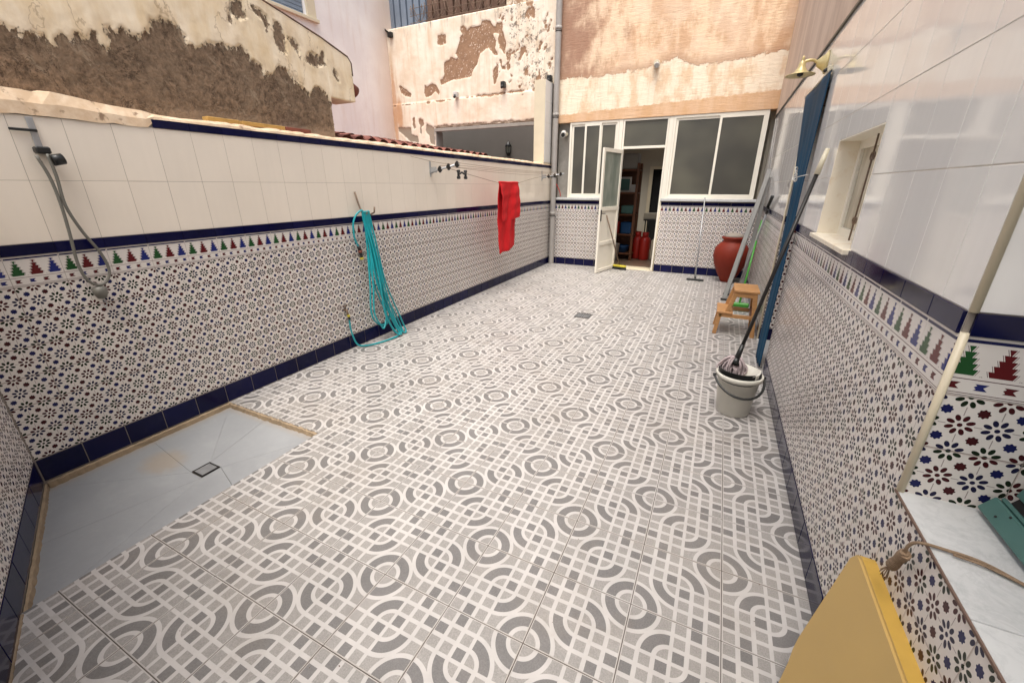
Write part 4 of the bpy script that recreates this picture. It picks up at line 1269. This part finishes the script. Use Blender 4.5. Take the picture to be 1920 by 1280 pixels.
bm = bmesh.new(); tube(bm, smooth_pts([(-.05, 7.19, 3.33), (.0, 7.16, 3.28), (.015, 7.15, 3.15), (.012, 7.15, 2.4), (.012, 7.15, 1.9)]), .006, 6)
tag(mesh_obj('cable', bm, 'dark_metal'), 'thin dark cable running down beside the tiled pillar', 'cable')

# red tiled roof behind the wall
rf = empty('tiled_roof', (0, 0, 0)); tag(rf, 'low red clay tile roof between the low wall and lavender house', 'roof')
A, B = Vector((-.36, 2.15, 1.90)), Vector((-.36, 4.6, 1.90)); C_, D_ = Vector((-3.75, 4.2, 2.50)), Vector((-3.75, 7.2, 2.40))
bm = bmesh.new(); bm.faces.new([bm.verts.new(v) for v in (A - Vector((0, .3, .03)), B - Vector((0, -2.5, .03)), D_ - Vector((0, 0, .03)), C_ - Vector((0, 2.5, .03)))]); mesh_obj('deck', bm, 'roof_clay', rf)
for r_ in range(7):
    x = -.40 - r_*.26; z = 1.925 + r_*.040
    for k in range(18 if r_ < 3 else 14):
        y = 2.18 + r_*.10 + k*.17
        if y > 5.6: break
        bm = bmesh.new(); n = 6
        a_, b_ = [], []
        for i in range(n+1):
            t = math.pi*i/n
            a_.append(bm.verts.new((0.15, .078*math.cos(t), .055*math.sin(t)))); b_.append(bm.verts.new((-.17, .066*math.cos(t), .052*math.sin(t)+.03)))
        for i in range(n): f = bm.faces.new((a_[i], a_[i+1], b_[i+1], b_[i])); f.smooth = True
        o = mesh_obj('roof_tile', bm, 'roof_clay', rf, (x + random.uniform(-.01, .01), y, z + random.uniform(-.004, .004)))
        o.rotation_euler = (0, 0, random.uniform(-.04, .04))

# ------------------------------------------------------------------ courtyard objects
# left pulley line
pl = empty('clothesline_pulley', (.0, .08, 1.72)); tag(pl, 'black pulley bracket with a long looped grey cord on the left wall', 'pulley')
bm = bmesh.new(); box(bm, (.001, -.013, -.04), (.008, .013, .11), .002); mesh_obj('wall_plate', bm, 'galvanised', pl)
bm = bmesh.new(); box(bm, (.006, -.085, .045), (.016, .012, .057), .002); mesh_obj('lever', bm, 'black_plastic', pl)
bm = bmesh.new(); box(bm, (.006, -.03, -.055), (.05, .025, -.022), .006); cyl(bm, (.055, .012, -.085), (.055, .055, -.075), .026, .026, 18); mesh_obj('reel', bm, 'black_plastic', pl)
cord = [(.05, .043, 1.655), (.05, .063, 1.55), (.05, .066, 1.42), (.045, .060, 1.28), (.04, .050, 1.13), (.04, .062, 1.04), (.04, .098, 1.0), (.04, .140, 1.012), (.04, .168, 1.07),
        (.04, .158, 1.165), (.045, .112, 1.29), (.05, .082, 1.42), (.05, .088, 1.56), (.05, .085, 1.665)]
bm = bmesh.new(); tube(bm, [Vector(p) - Vector((0, .08, 1.72)) for p in smooth_pts(cord)], .0075, 8); mesh_obj('cord', bm, 'hose_grey', pl)
bm = bmesh.new(); lathe(bm, [(0, -.045), (.02, -.04), (.032, -.01), (.03, .02), (.0, .03)], 12, (.035, .02)); o = mesh_obj('weight', bm, 'hose_grey', pl, (0, 0, -.755))
bm = bmesh.new(); tube(bm, [(.035, .02, -.80), (.035, .03, -.83), (.035, .02, -.85), (.035, .01, -.83)], .003, 6); mesh_obj('hook', bm, 'galvanised', pl)

# hose hooks + hose
hk = empty('hose_hook', (0, 2.15, 1.28)); tag(hk, 'pair of rusty metal hooks holding the turquoise hose', 'hook')
bm = bmesh.new(); tube(bm, [(.012, -.055, .185), (.03, -.045, .08), (.05, -.03, -.01), (.09, -.02, -.02), (.10, -.02, .01)], .008, 8); mesh_obj('hook', bm, 'rusty_metal', hk)
bm = bmesh.new(); tube(bm, [(.004, .04, -.02), (.07, .045, -.025), (.12, .055, .0), (.125, .06, .05)], .008, 8); mesh_obj('hook', bm, 'rusty_metal', hk)
hs = empty('garden_hose', (.08, 2.12, 0)); tag(hs, 'turquoise garden hose hanging in long loops down to the floor', 'hose')
def Hp(l): return [Vector((x, y - 2.12 + .0, z)) - Vector((.08, 0, 0)) for x, y, z in l]
path = [(.045, 2.03, .96), (.045, 1.99, 1.06), (.05, 1.995, 1.20), (.07, 2.05, 1.285), (.09, 2.10, 1.27)]
loops = []
random.seed(3)
specs = [(2.33, .02, .10, .02), (2.36, .03, .13, .035), (2.30, .025, .16, .05), (2.20, .22, .09, .02), (2.12, .20, .12, .045), (2.39, .015, .15, .06)]
cur = list(path)
for k, (yb, zb, xb, sp_) in enumerate(specs):
    w = .055 + .02*(k % 3)
    yt = 2.09 + .012*k
    if zb < .1:
        cur += [(xb*.8, yt+.012, .95), (xb, yt+.02, .60), (xb, yb-w-.05, .28), (xb+.03, yb-.05, .06), (xb+.05, yb+.0, zb), (xb+.02, yb+.03, .05), (xb, yb-.02, .22), (xb, yt+.07, .60), (xb*.8, yt+.04, .95)]
    else:
        cur += [(xb*.8, yt-.02, .95), (xb, yt-.06, .60), (xb, yt-.09, .32), (xb+.01, yt-.03, zb-.03), (xb+.02, yb+.02, zb-.06), (xb, yb+.09, zb+.08), (xb, yt+.05, .60), (xb*.8, yt+.03, .95)]
    cur += [(.09, yt+.02, 1.25), (.095, yt+.008, 1.285), (.08, yt, 1.25)]
cur += [(.10, 2.13, .9), (.13, 2.16, .5), (.16, 2.27, .15), (.19, 2.30, .03), (.19, 2.20, .012), (.15, 2.02, .010), (.09, 1.90, .012), (.055, 1.83, .05), (.04, 1.795, .20), (.05, 1.785, .33)]
bm = bmesh.new(); tube(bm, smooth_pts(Hp(cur), 5), .0085, 8); mesh_obj('tube', bm, 'hose_teal', hs)
a = Hp([(.045, 2.03, .97)])[0]
for n_, z0, z1, r_, mt in (('connector', .01, -.03, .017, 'black_plastic'), ('connector', -.03, -.055, .020, 'roof_clay'), ('connector', -.055, -.10, .015, 'black_plastic'), ('connector', -.10, -.12, .018, 'yellow_plastic')):
    bm = bmesh.new(); cyl(bm, a + Vector((0, -.16*z0, z0)), a + Vector((0, -.16*z1, z1)), r_, r_, 12); mesh_obj(n_, bm, mt, hs)
tp = empty('tap', (0, 1.775, .40)); tag(tp, 'small wall tap low on the tiles feeding the turquoise hose', 'tap')
bm = bmesh.new(); cyl(bm, (.002, 0, .01), (.05, 0, .01), .010, .010, 10); cyl(bm, (.045, 0, .02), (.052, .002, -.035), .011, .009, 10); cyl(bm, (.03, 0, .01), (.03, 0, .05), .006, .006, 8); mesh_obj('body', bm, 'rusty_metal', tp)
bm = bmesh.new(); box(bm, (.022, -.03, .048), (.038, .03, .056), .003); mesh_obj('handle', bm, 'rusty_metal', tp)
bm = bmesh.new(); cyl(bm, (.052, .002, -.035), (.054, .006, -.055), .014, .014, 12); mesh_obj('connector', bm, 'yellow_plastic', tp)
bm = bmesh.new(); cyl(bm, (.054, .006, -.055), (.052, .012, -.085), .013, .011, 12); mesh_obj('connector', bm, 'black_plastic', tp)

# clothes line brackets
def bracket(y, z, label, ln=.40, rise=.03):
    g = empty('clothesline_bracket', (0, y, z)); tag(g, label, 'bracket', 'clothesline brackets on the left wall')
    bm = bmesh.new(); box(bm, (.001, -.012, -.085), (.010, .012, .085), .002); mesh_obj('wall_plate', bm, 'galvanised', g)
    bm = bmesh.new(); tube(bm, [(.005, 0, -.045), (.12, 0, -.01), (ln, 0, rise)], .011, 8); box(bm, (.01, -.004, -.04), (.09, .004, .02)); mesh_obj('arm', bm, 'galvanised', g)
    for x in (.14, .26, .375):
        zz_ = -.01 + (rise + .01)*(x-.12)/(ln-.12)
        bm = bmesh.new(); cyl(bm, (x, -.012, zz_), (x, .012, zz_), .026, .026, 14); box(bm, (x-.006, -.016, zz_-.035), (x+.006, .016, zz_+.035), .002); mesh_obj('wheel', bm, 'dark_metal', g)
    return g
bracket(3.296, 1.70, 'nearer galvanised clothesline bracket with three wheels above the hose side of the towel', .40, .045)
bracket(6.73, 1.69, 'far galvanised clothesline bracket beside the grey rain pipe', .44, .035)
bm = bmesh.new()
for x, sag in ((.14, .01), (.26, .015), (.375, .02), (.33, .03)):
    z0 = 1.70 + .04*(x/.4) + (.02 if x != .33 else -.02); z1 = 1.69 + .035*(x/.4) + (.02 if x != .33 else -.02)
    tube(bm, [(x, 3.296 + (6.73-3.296)*t, z0 + (z1-z0)*t - sag*4*t*(1-t)) for t in [i/12 for i in range(13)]], .0022, 5)
tube(bm, smooth_pts([(.004, 2.96, 1.816), (.12, 3.2, 1.77), (.26, 3.30, 1.745)]), .0022, 5)
tag(mesh_obj('clothesline', bm, 'rope_fibre'), 'thin cords strung between the two brackets along the left wall', 'clothesline')
bm = bmesh.new(); tube(bm, smooth_pts([(.26, 3.31, 1.70), (.33, 3.60, 1.645), (.35, 4.352, 1.553), (.35, 4.65, 1.546), (.35, 4.945, 1.555), (.35, 5.6, 1.635), (.30, 6.70, 1.72)]), .0028, 6)
tag(mesh_obj('clothesline', bm, 'rope_fibre'), 'sagging lower cord that carries the red towel', 'clothesline')
g = empty('pulley_spreader', (.35, 3.43, 1.64)); tag(g, 'black double pulley spreader hanging below the nearer clothesline bracket', 'pulley')
bm = bmesh.new(); tube(bm, smooth_pts([(0, -.075, .0), (0, -.03, .01), (0, 0, .022), (0, .03, .01), (0, .075, .0)]), .010, 8); mesh_obj('bar', bm, 'black_plastic', g)
for y in (-.075, .075):
    bm = bmesh.new(); cyl(bm, (0, y, -.03), (0, y, .035), .014, .014, 10); cyl(bm, (-.015, y, -.035), (.015, y, -.035), .017, .017, 10); cyl(bm, (-.015, y, .033), (.015, y, .033), .015, .015, 10); mesh_obj('roller', bm, 'black_plastic', g)

# red towel
tw = empty('towel', (.35, 4.65, 1.55)); tag(tw, 'bright red terry towel folded over the clothesline', 'towel')
def cloth(name, x_off, y0, y1, z0, z1, yb0, yb1, slope=0, seed=0):
    bm = bmesh.new(); NZ, NY = 40, 30; prev = None
    for i in range(NZ+1):
        t = i/NZ
        row = []
        for j in range(NY+1):
            s_ = j/NY
            ya = y0 + (y1-y0)*s_; yb = yb0 + (yb1-yb0)*s_
            y = ya + (yb - ya)*t
            z = z0 + (z1 - z0)*t + slope*t*(s_)
            x = x_off*(min(1, t*7)) + .020*math.sin(s_*7.3 + 1.5 + seed + t*.8)*min(1, t*2.5) + .009*math.sin(s_*17 + t*5 + seed) * min(1, t*3) + .004*math.sin(t*21 + s_*3)
            zz_ = z + .006*math.sin(s_*9)*(t)
            row.append(bm.verts.new((x, y, zz_)))
        if prev:
            for j in range(NY):
                f = bm.faces.new((prev[j], prev[j+1], row[j+1], row[j])); f.smooth = True
        prev = row
    o = mesh_obj(name, bm, 'red_terry', tw)
    so = o.modifiers.new('s', 'SOLIDIFY'); so.thickness = .010; so.offset = 0
    return o
cloth('front_flap', .016, -.300, .293, .012, -.505, -.255, .335, .03)
cloth('back_flap', -.016, -.300, .293, .012, -.955, -.255, .255, .06, 2)
bm = bmesh.new(); tube(bm, [(0, -.302 + .596*i/10, .010 + .002*math.sin(i)) for i in range(11)], .014, 8); mesh_obj('fold', bm, 'red_terry', tw)

# bucket and mop
bk = empty('bucket', (3.395, 2.10, 0)); tag(bk, 'off white mop bucket with black carrying handle and black wringer', 'bucket')
bm = bmesh.new(); lathe(bm, [(0, .004), (.092, .004), (.098, .0), (.104, .006), (.132, .27), (.146, .272), (.148, .30), (.140, .304), (.127, .285), (.098, .012), (0, .012)], 40); mesh_obj('body', bm, 'bucket_plastic', bk)
bm = bmesh.new()
ptsH = []
for i in range(25):
    t = math.pi*i/24
    ca, sa = math.cos(t), math.sin(t)
    ptsH.append((.157*ca*math.cos(R(15)) + .150*sa*math.sin(R(18)), .157*ca*math.sin(R(15)) - .150*sa*.96, .275 - .100*sa))
tube(bm, ptsH, .0085, 8); cyl(bm, (.145, .04, .275), (.162, .044, .275), .012, .012, 10); cyl(bm, (-.145, -.04, .275), (-.162, -.044, .275), .012, .012, 10)
mesh_obj('handle', bm, 'black_plastic', bk)
bm = bmesh.new()
n = 24
def wr(t, r_, z): return (r_*math.cos(t), r_*math.sin(t), z)
for (r0, z0, r1, z1) in ((.134, .312, .134, .280), (.134, .280, .09, .235)):
    for i in range(n):
        t0, t1 = 2*math.pi*i/n, 2*math.pi*(i+1)/n
        k0 = .018*math.sin(t0); k1 = .018*math.sin(t1)
        bm.faces.new([bm.verts.new(v) for v in (wr(t0, r0, z0+k0), wr(t1, r0, z0+k1), wr(t1, r1, z1), wr(t0, r1, z1))])
bmesh.ops.remove_doubles(bm, verts=bm.verts, dist=.0005)
o = mesh_obj('wringer', bm, 'black_plastic', bk); so = o.modifiers.new('s', 'SOLIDIFY'); so.thickness = .005
bm = bmesh.new(); lathe(bm, [(0, .236), (.09, .236), (.09, .230), (0, .230)], 24)
for i in range(6): cyl(bm, (.06*math.cos(i), .06*math.sin(i), .236), (.06*math.cos(i), .06*math.sin(i), .245), .008)
mesh_obj('wringer_base', bm, 'black_plastic', bk)
bm = bmesh.new()
for k in range(3):
    x0 = -.10 + .07*k
    tube(bm, [(x0, -.085, .262), (x0 + .05, -.11, .272)], .005, 6)
mesh_obj('wringer_slot', bm, 'grey_plastic', bk)
bm = bmesh.new(); prev = None
for i in range(25):
    t = R(172) + R(186)*i/24
    x_, y_ = .126*math.cos(t), .052*math.sin(t) - .02
    row = [bm.verts.new((x_, y_, .268)), bm.verts.new((x_, y_ - .006, .322 + .008*math.cos(t*2)))]
    if prev: bm.faces.new((prev[0], prev[1], row[1], row[0]))
    prev = row
o = mesh_obj('wringer_lip', bm, 'black_plastic', bk); so = o.modifiers.new('s', 'SOLIDIFY'); so.thickness = .006
mp = empty('mop', (3.395, 2.13, .30)); tag(mp, 'string mop with dark pole and cream grip standing in the bucket', 'mop')
TOP = Vector((3.628, 2.375, 1.722)) - Vector((3.395, 2.13, .30)); BOT = Vector((-.035, -.0, .075))
ax = (TOP - BOT).normalized()
bm = bmesh.new(); cyl(bm, BOT + ax*.10, TOP - ax*.14, .0120, .0120, 12); mesh_obj('pole', bm, 'dark_metal', mp)
bm = bmesh.new(); cyl(bm, BOT, BOT + ax*.12, .020, .014, 14); cyl(bm, BOT - ax*.03, BOT + ax*.02, .030, .022, 14); mesh_obj('socket', bm, 'black_plastic', mp)
bm = bmesh.new(); cyl(bm, TOP - ax*.15, TOP, .0165, .013, 14); mesh_obj('grip', bm, 'cream_plastic', mp)
bm = bmesh.new(); random.seed(11)
for k in range(38):
    t = 2*math.pi*k/46*5.3; R0 = random.uniform(.04, .088)
    c, s_ = math.cos(t)*1.15 - .25, math.sin(t)*.8 + .35
    h0 = random.uniform(-.02, .015)
    p = [BOT + Vector((0, 0, .0)), BOT + Vector((c*R0*.35, s_*R0*.3, h0 + .01)),
         BOT + Vector((c*R0*.75, s_*R0*.7 + random.uniform(-.01, .01), h0 - .03)), BOT + Vector((c*R0*.95 + random.uniform(-.012, .012), s_*R0*.9, -.065)), BOT + Vector((c*R0*.8, s_*R0*.75, -.10 - random.random()*.02))]
    tube(bm, smooth_pts(p, 4), random.uniform(.0055, .0085), 6)
mesh_obj('strings', bm, 'mop_cloth', mp)
bm = bmesh.new(); rows_ = []
for i in range(17):
    t = R(-42) + R(150)*i/16
    rows_.append([bm.verts.new((r_*math.cos(t), r_*math.sin(t), z)) for r_, z in ((.122, .296), (.124, .338 - .012*abs(math.sin(t*2))), (.116, .338 - .012*abs(math.sin(t*2))), (.050, .262))])
for a_, b_ in zip(rows_, rows_[1:]):
    for k in range(3): bm.faces.new((a_[k], a_[k+1], b_[k+1], b_[k]))
o = mesh_obj('wringer_cone', bm, 'bucket_plastic', bk); so = o.modifiers.new('s', 'SOLIDIFY'); so.thickness = .003

# step stool (side view)
ss = empty('step_stool', (3.43, 4.05, 0)); tag(ss, 'small pine two step stool near the right wall', 'stool')
def slat(name, p, q, w, t, mat='pine_wood'):
    """board from p to q with width w along y and thickness t in the xz plane"""
    p, q = Vector(p), Vector(q); d = (q-p).normalized(); n_ = Vector((0, 1, 0)); m_ = d.cross(n_).normalized()
    L = (q-p).length
    bm = bmesh.new(); box(bm, (-t/2, -w/2, -L/2), (t/2, w/2, L/2), .003)
    o = mesh_obj(name, bm, mat, ss); mm = Matrix((m_, n_, d)).transposed().to_4x4(); mm.translation = (p+q)/2
    o.matrix_local = mm; return o
bxo('seat', (-.07, -.19, .475), (.165, .19, .50), 'pine_wood', ss, .004)
bxo('seat_rail', (-.055, -.178, .425), (.15, -.158, .474), 'pine_wood', ss, .002)
bxo('seat_rail', (-.055, .158, .425), (.15, .178, .474), 'pine_wood', ss, .002)
bxo('step', (-.20, -.19, .235), (-.045, .19, .258), 'pine_wood', ss, .004)
for y in (-.168, .168):
    slat('leg', (-.045, y, .474), (-.105, y, .236), .022, .042)
    slat('leg', (.128, y, .474), (.175, y, .0), .022, .042)
    slat('leg', (-.165, y, .234), (-.19, y, .0), .022, .040)
    bxo('side_rail', (-.17, y-.011, .195), (.130, y+.011, .233), 'pine_wood', ss, .002)
bxo('cross_rail', (.125, -.155, .22), (.145, .155, .26), 'dark_wood', ss, .002)
bxo('cross_rail', (-.185, -.155, .10), (-.170, .155, .135), 'pine_wood', ss, .002)

# terracotta urn
ur = empty('urn', (3.365, 6.86, 0)); tag(ur, 'large red terracotta urn in the far right corner', 'urn')
bm = bmesh.new(); lathe(bm, [(0, 0), (.095, 0), (.10, .02), (.165, .13), (.235, .29), (.268, .43), (.255, .55), (.19, .63), (.150, .66), (.150, .685), (.178, .71), (.182, .73), (.16, .738), (.13, .70), (.12, .66), (.0, .64)], 40)
mesh_obj('body', bm, 'terracotta', ur)
bm = bmesh.new(); lathe(bm, [(.145, .736), (.150, .748), (.12, .775), (.05, .80), (0, .805)], 32); mesh_obj('lid', bm, 'grout', ur)

# ladder folded against the wall
ld = empty('ladder', (3.33, 5.48, 0)); tag(ld, 'folded aluminium ladder leaning in the far right corner', 'ladder')
def beam(name, p, q, w, t, mat, parent, side=Vector((1, 0, 0))):
    p, q = Vector(p), Vector(q); d = (q-p).normalized(); m_ = (side - d*side.dot(d)).normalized(); n_ = d.cross(m_)
    L = (q-p).length
    bm = bmesh.new(); box(bm, (-w/2, -t/2, -L/2), (w/2, t/2, L/2), .002)
    o = mesh_obj(name, bm, mat, parent); mm = Matrix((m_, n_, d)).transposed().to_4x4(); mm.translation = (p+q)/2
    o.matrix_local = mm; return o
o_ = Vector((3.33, 5.48, 0))
A0, A1 = Vector((3.33, 5.47, 0)) - o_, Vector((3.61, 6.00, 1.72)) - o_
B0, B1 = Vector((3.52, 5.75, 0)) - o_, Vector((3.625, 6.00, 1.62)) - o_
dn = Vector((0.03, .34, 0))
beam('stile', A0, A1, .055, .025, 'aluminium', ld); beam('stile', A0 + dn, A1 + dn*.8, .065, .025, 'aluminium', ld)
beam('rear_stile', B0, B1, .045, .02, 'aluminium', ld); beam('rear_stile', B0 + dn, B1 + dn*.8, .045, .02, 'aluminium', ld)
for k in range(1, 6):
    t = k/6.3; p = A0.lerp(A1, t); q = (A0 + dn).lerp(A1 + dn*.8, t)
    beam('rung', p + Vector((0, .014, 0)), q - Vector((0, .014, 0)), .055, .02, 'aluminium', ld)
for p in (A0, A0 + dn): bm = bmesh.new(); box(bm, (p.x-.04, p.y-.018, 0), (p.x+.04, p.y+.018, .03), .003); mesh_obj('foot', bm, 'black_plastic', ld)

# thin pole with black head (window squeegee) beside the ladder
sq = empty('squeegee', (3.49, 5.95, 0)); tag(sq, 'thin pale pole with black head leaning upright beside the ladder', 'squeegee')
bm = bmesh.new(); cyl(bm, (0, .0, 0), (.136, -.70, 1.245), .013, .013, 10); mesh_obj('pole', bm, 'galvanised', sq)
bm = bmesh.new(); cyl(bm, (.128, -.67, 1.19), (.136, -.70, 1.26), .018, .018, 10); beam('head', (.125, -1.02, 1.40), (.128, -.66, 1.26), .035, .018, 'black_plastic', sq)
mesh_obj('socket', bm, 'black_plastic', sq)
# green broom
gb = empty('broom', (3.50, 4.95, 0)); tag(gb, 'bright green broom leaning in the corner behind the pine stool', 'broom')
bm = bmesh.new(); cyl(bm, (0, 0, .10), (.115, .70, 1.08), .012, .012, 10); mesh_obj('pole', bm, 'green_plastic', gb)
bm = bmesh.new(); box(bm, (-.15, -.03, .06), (.11, .03, .11), .01); mesh_obj('head', bm, 'green_plastic', gb)
bm = bmesh.new()
for i in range(18):
    for j in range(3): cyl(bm, (-.145 + i*.0147, -.02 + j*.02, .06), (-.15 + i*.0153, -.024 + j*.024, 0.0), .004, .003, 5)
mesh_obj('bristles', bm, 'green_plastic', gb)
# floor squeegee against far window
fs = empty('floor_squeegee', (2.885, 6.68, 0)); tag(fs, 'black floor squeegee with thin pole leaning under the wide window', 'squeegee')
bm = bmesh.new(); cyl(bm, (0, .0, .03), (-.06, .49, 1.33), .010, .010, 10); mesh_obj('pole', bm, 'galvanised', fs)
bm = bmesh.new(); box(bm, (-.135, -.02, .012), (.135, .02, .035), .004); box(bm, (-.135, -.006, 0), (.135, .006, .012)); mesh_obj('blade', bm, 'black_plastic', fs)
bm = bmesh.new(); cyl(bm, (0, 0, .03), (-.008, .05, .12), .016, .012, 10); mesh_obj('socket', bm, 'black_plastic', fs)
# broom at door
db = empty('broom', (1.50, 7.14, 0)); tag(db, 'yellow headed broom with dark bristles leaning on the open door', 'broom')
bm = bmesh.new(); box(bm, (-.13, -.03, .045), (.13, .03, .085), .012); o = mesh_obj('head', bm, 'yellow_plastic', db); o.rotation_euler = (0, 0, R(-12))
bm = bmesh.new()
for i in range(22):
    for j in range(3): cyl(bm, (-.125 + i*.0119, -.02 + j*.02, .045), (-.135 + i*.0129, -.03 + j*.02, 0.0), .005, .004, 5)
o = mesh_obj('bristles', bm, 'black_plastic', db); o.rotation_euler = (0, 0, R(-12))
bm = bmesh.new(); cyl(bm, (0, 0, .08), (-.24, -.36, 1.02), .011, .011, 10); mesh_obj('pole', bm, 'rusty_metal', db)

# wall lamp
wl = empty('wall_lamp', (W, 3.35, 2.375)); tag(wl, 'cream and brass wall lamp with wide flat shade above the blue curtain', 'lamp')
bm = bmesh.new(); lathe(bm, [(0, 0), (.060, 0), (.062, .008), (.045, .02), (.030, .045), (.018, .065), (0, .068)], 20)
for v in bm.verts: v.co.x *= 1.25
o = mesh_obj('wall_plate', bm, 'brass_cream', wl); o.rotation_euler = (0, R(-90), 0)
bm = bmesh.new(); tube(bm, smooth_pts([(-.055, 0, .0), (-.09, 0, .022), (-.13, 0, .022), (-.158, 0, .005)]), .010, 10); mesh_obj('arm', bm, 'brass_cream', wl)
bm = bmesh.new(); lathe(bm, [(0, .06), (.006, .055), (.012, .038), (.008, .03), (.018, .018), (.024, .0), (.026, -.02), (.036, -.032), (.042, -.048), (.070, -.060), (.100, -.068), (.101, -.072), (.07, -.066), (.04, -.054), (0, -.04)], 28, (-.158, 0)); mesh_obj('shade', bm, 'brass_cream', wl)
bm = bmesh.new(); lathe(bm, [(0, -.045), (.022, -.055), (.02, -.072), (0, -.082)], 14, (-.158, 0)); mesh_obj('bulb', bm, 'black_plastic', wl)
g = empty('camera_fitting', (W, 3.05, 2.27)); tag(g, 'tiny white fitting beside the top of the blue curtain', 'fitting')
bm = bmesh.new(); box(bm, (-.03, -.02, -.015), (-.001, .03, .02), .004); mesh_obj('body', bm, 'cream_plastic', g)
bm = bmesh.new(); cyl(bm, (-.03, 0, 0), (-.045, -.012, -.01), .012, .010, 10); mesh_obj('lens', bm, 'black_plastic', g)
# conduit and hose holder by the far corner
g = empty('wall_conduit', (W, 6.55, 0)); tag(g, 'grey conduit and switch box on the tiles above the ladder', 'conduit')
bm = bmesh.new(); tube(bm, [(-.010, -.0, 1.68), (-.010, .30, 2.05), (-.010, .50, 2.45)], .010, 8); mesh_obj('tube', bm, 'grey_plastic', g)
bm = bmesh.new(); box(bm, (-.035, -.06, 1.60), (-.001, .05, 1.69), .006); mesh_obj('switch_box', bm, 'grey_plastic', g)

# yellow panel
yp = empty('plastic_panel', (3.60, .10, 0)); tag(yp, 'yellow plastic panel with rounded corner leaning on the dado in the foreground', 'panel')
tilt = 14
bm = bmesh.new()
Hh = .545
oy = [(.229, Hh-.034), (.222, Hh-.016), (.210, Hh-.004), (.192, Hh), (-.60, Hh), (-.66, Hh-.03), (-.68, Hh-.09), (-.68, .005), (.05, .005), (.085, .05), (.115, .13), (.135, .17), (.16, .20)]
front = [bm.verts.new((-.008, y, z)) for y, z in oy]; back = [bm.verts.new((.044, y, z + (.010 if z > .3 else 0))) for y, z in oy]
ff_ = bm.faces.new(front); bm.faces.new(back[::-1]); sides = []
for i in range(len(oy)):
    j = (i+1) % len(oy); f = bm.faces.new((front[i], front[j], back[j], back[i])); f.material_index = 1
bmesh.ops.bevel(bm, geom=[e for e in ff_.edges], offset=.006, segments=2, affect='EDGES')
o = mesh_obj('shell', bm, ['yellow_face', 'yellow_edge'], yp)
o.rotation_euler = (0, R(tilt), 0); o.location = (-.115, 0, .0)

# teal slatted shutter resting on the counter
ts = empty('slatted_shutter', (3.815, .332, .749)); tag(ts, 'teal painted slatted shutter leaning at the back of the marble counter', 'shutter')
ts.rotation_euler = (0, R(-58), 0)
bxo('side_rail', (0, -1.0, .0), (.046, 0, .022), 'teal_paint', ts, .003)
bxo('bead', (.047, -1.0, .002), (.056, -.002, .013), 'teal_paint', ts, .002)
for k in range(7):
    x = .074 + k*.040
    o = bxo('slat', (x, -.99, .004), (x + .043, -.002, .011), 'teal_paint', ts, .002); o.rotation_euler = (0, R(-16), 0)
bxo('gap_shade', (.05, -.98, -.006), (.36, -.01, -.001), 'void_black', ts)  # black sheet added behind the slats as painted shade in their gaps
bm = bmesh.new()
for x, y in ((.018, -.055), (.040, -.075)): cyl(bm, (x, y, .022), (x, y, .0235), .003, .003, 8)
mesh_obj('screw', bm, 'dark_metal', ts)

# rope with wound knot
rp = empty('rope', (3.64, .13, .745)); tag(rp, 'brown rope with a wound knot hanging over the marble counter edge', 'rope')
bm = bmesh.new()
main = smooth_pts([(-.020, .016, -.045), (-.022, .010, -.015), (-.012, .000, .008), (.03, .0, .008), (.09, -.01, .008), (.15, -.055, .008), (.25, -.14, .008), (.4, -.26, .008)], 8)
tube(bm, main, .0036, 8)
tube(bm, [p + Vector((.012 + .002*math.sin(i*.5), -.010 - .004*math.sin(i*.2), 0)) for i, p in enumerate(main[24:])], .0026, 8)
mesh_obj('strand', bm, 'rope_fibre', rp)
bm = bmesh.new(); p0_, p1_ = Vector((-.020, .012, -.040)), Vector((-.020, .043, -.112)); d_ = (p1_-p0_); s1 = d_.normalized().orthogonal(); s2 = d_.normalized().cross(s1)
pts = []
for i in range(14*12+1):
    t = i/(14*12); a_ = 2*math.pi*i/14
    r_ = .0068*(1 + .10*math.sin(t*9))
    pts.append(p0_ + d_*t + (s1*math.cos(a_) + s2*math.sin(a_))*r_)
tube(bm, pts, .0030, 6); cyl(bm, p0_, p1_, .0062, .0062, 10)
mesh_obj('knot', bm, 'rope_fibre', rp)
bm = bmesh.new()
for k in range(9):
    a_ = k*.7
    tube(bm, [p1_, p1_ + Vector((.004*math.cos(a_), .010 + .006*math.sin(a_), -.02)), p1_ + Vector((.008*math.cos(a_), .016 + .012*math.sin(a_), -.035 - .002*k))], .0012, 4)
mesh_obj('frayed_end', bm, 'rope_fibre', rp)

# scattered specks, leaf crumbs and grit on the floor
random.seed(21)
bm = bmesh.new()
for k in range(420):
    if k < 180:
        side = random.choice((0, 1, 2)); g_ = abs(random.gauss(0, .09))
        x, y = ((.02 + g_, random.uniform(.7, 7.1)), (3.63 - g_, random.uniform(.2, 7.0)), (random.uniform(.1, 3.5), 7.2 - g_))[side]
    else:
        x, y = random.uniform(1.0, 3.5), random.uniform(-1.2, 7.1)
        if y < nwy(x) + .05: continue
    r_ = random.uniform(.0012, .0032) if random.random() < .93 else random.uniform(.005, .009)
    a_ = random.uniform(0, 6.28); z_ = .0012
    q = [(r_*math.cos(a_+t)*(1 + random.random()*.5), r_*.6*math.sin(a_+t)*(1 + random.random()*.5)) for t in (0, 1.4, 2.9, 4.6)]
    top = bm.verts.new((x, y, z_ + r_*.5)); ring = [bm.verts.new((x + u, y + v, z_)) for u, v in q]
    for i in range(4): bm.faces.new((ring[i], ring[(i+1) % 4], top))
tag(mesh_obj('floor_grit', bm, 'sheet_rust'), 'small dark specks of dirt and dry leaf crumbs on the floor', 'dirt', kind='stuff')
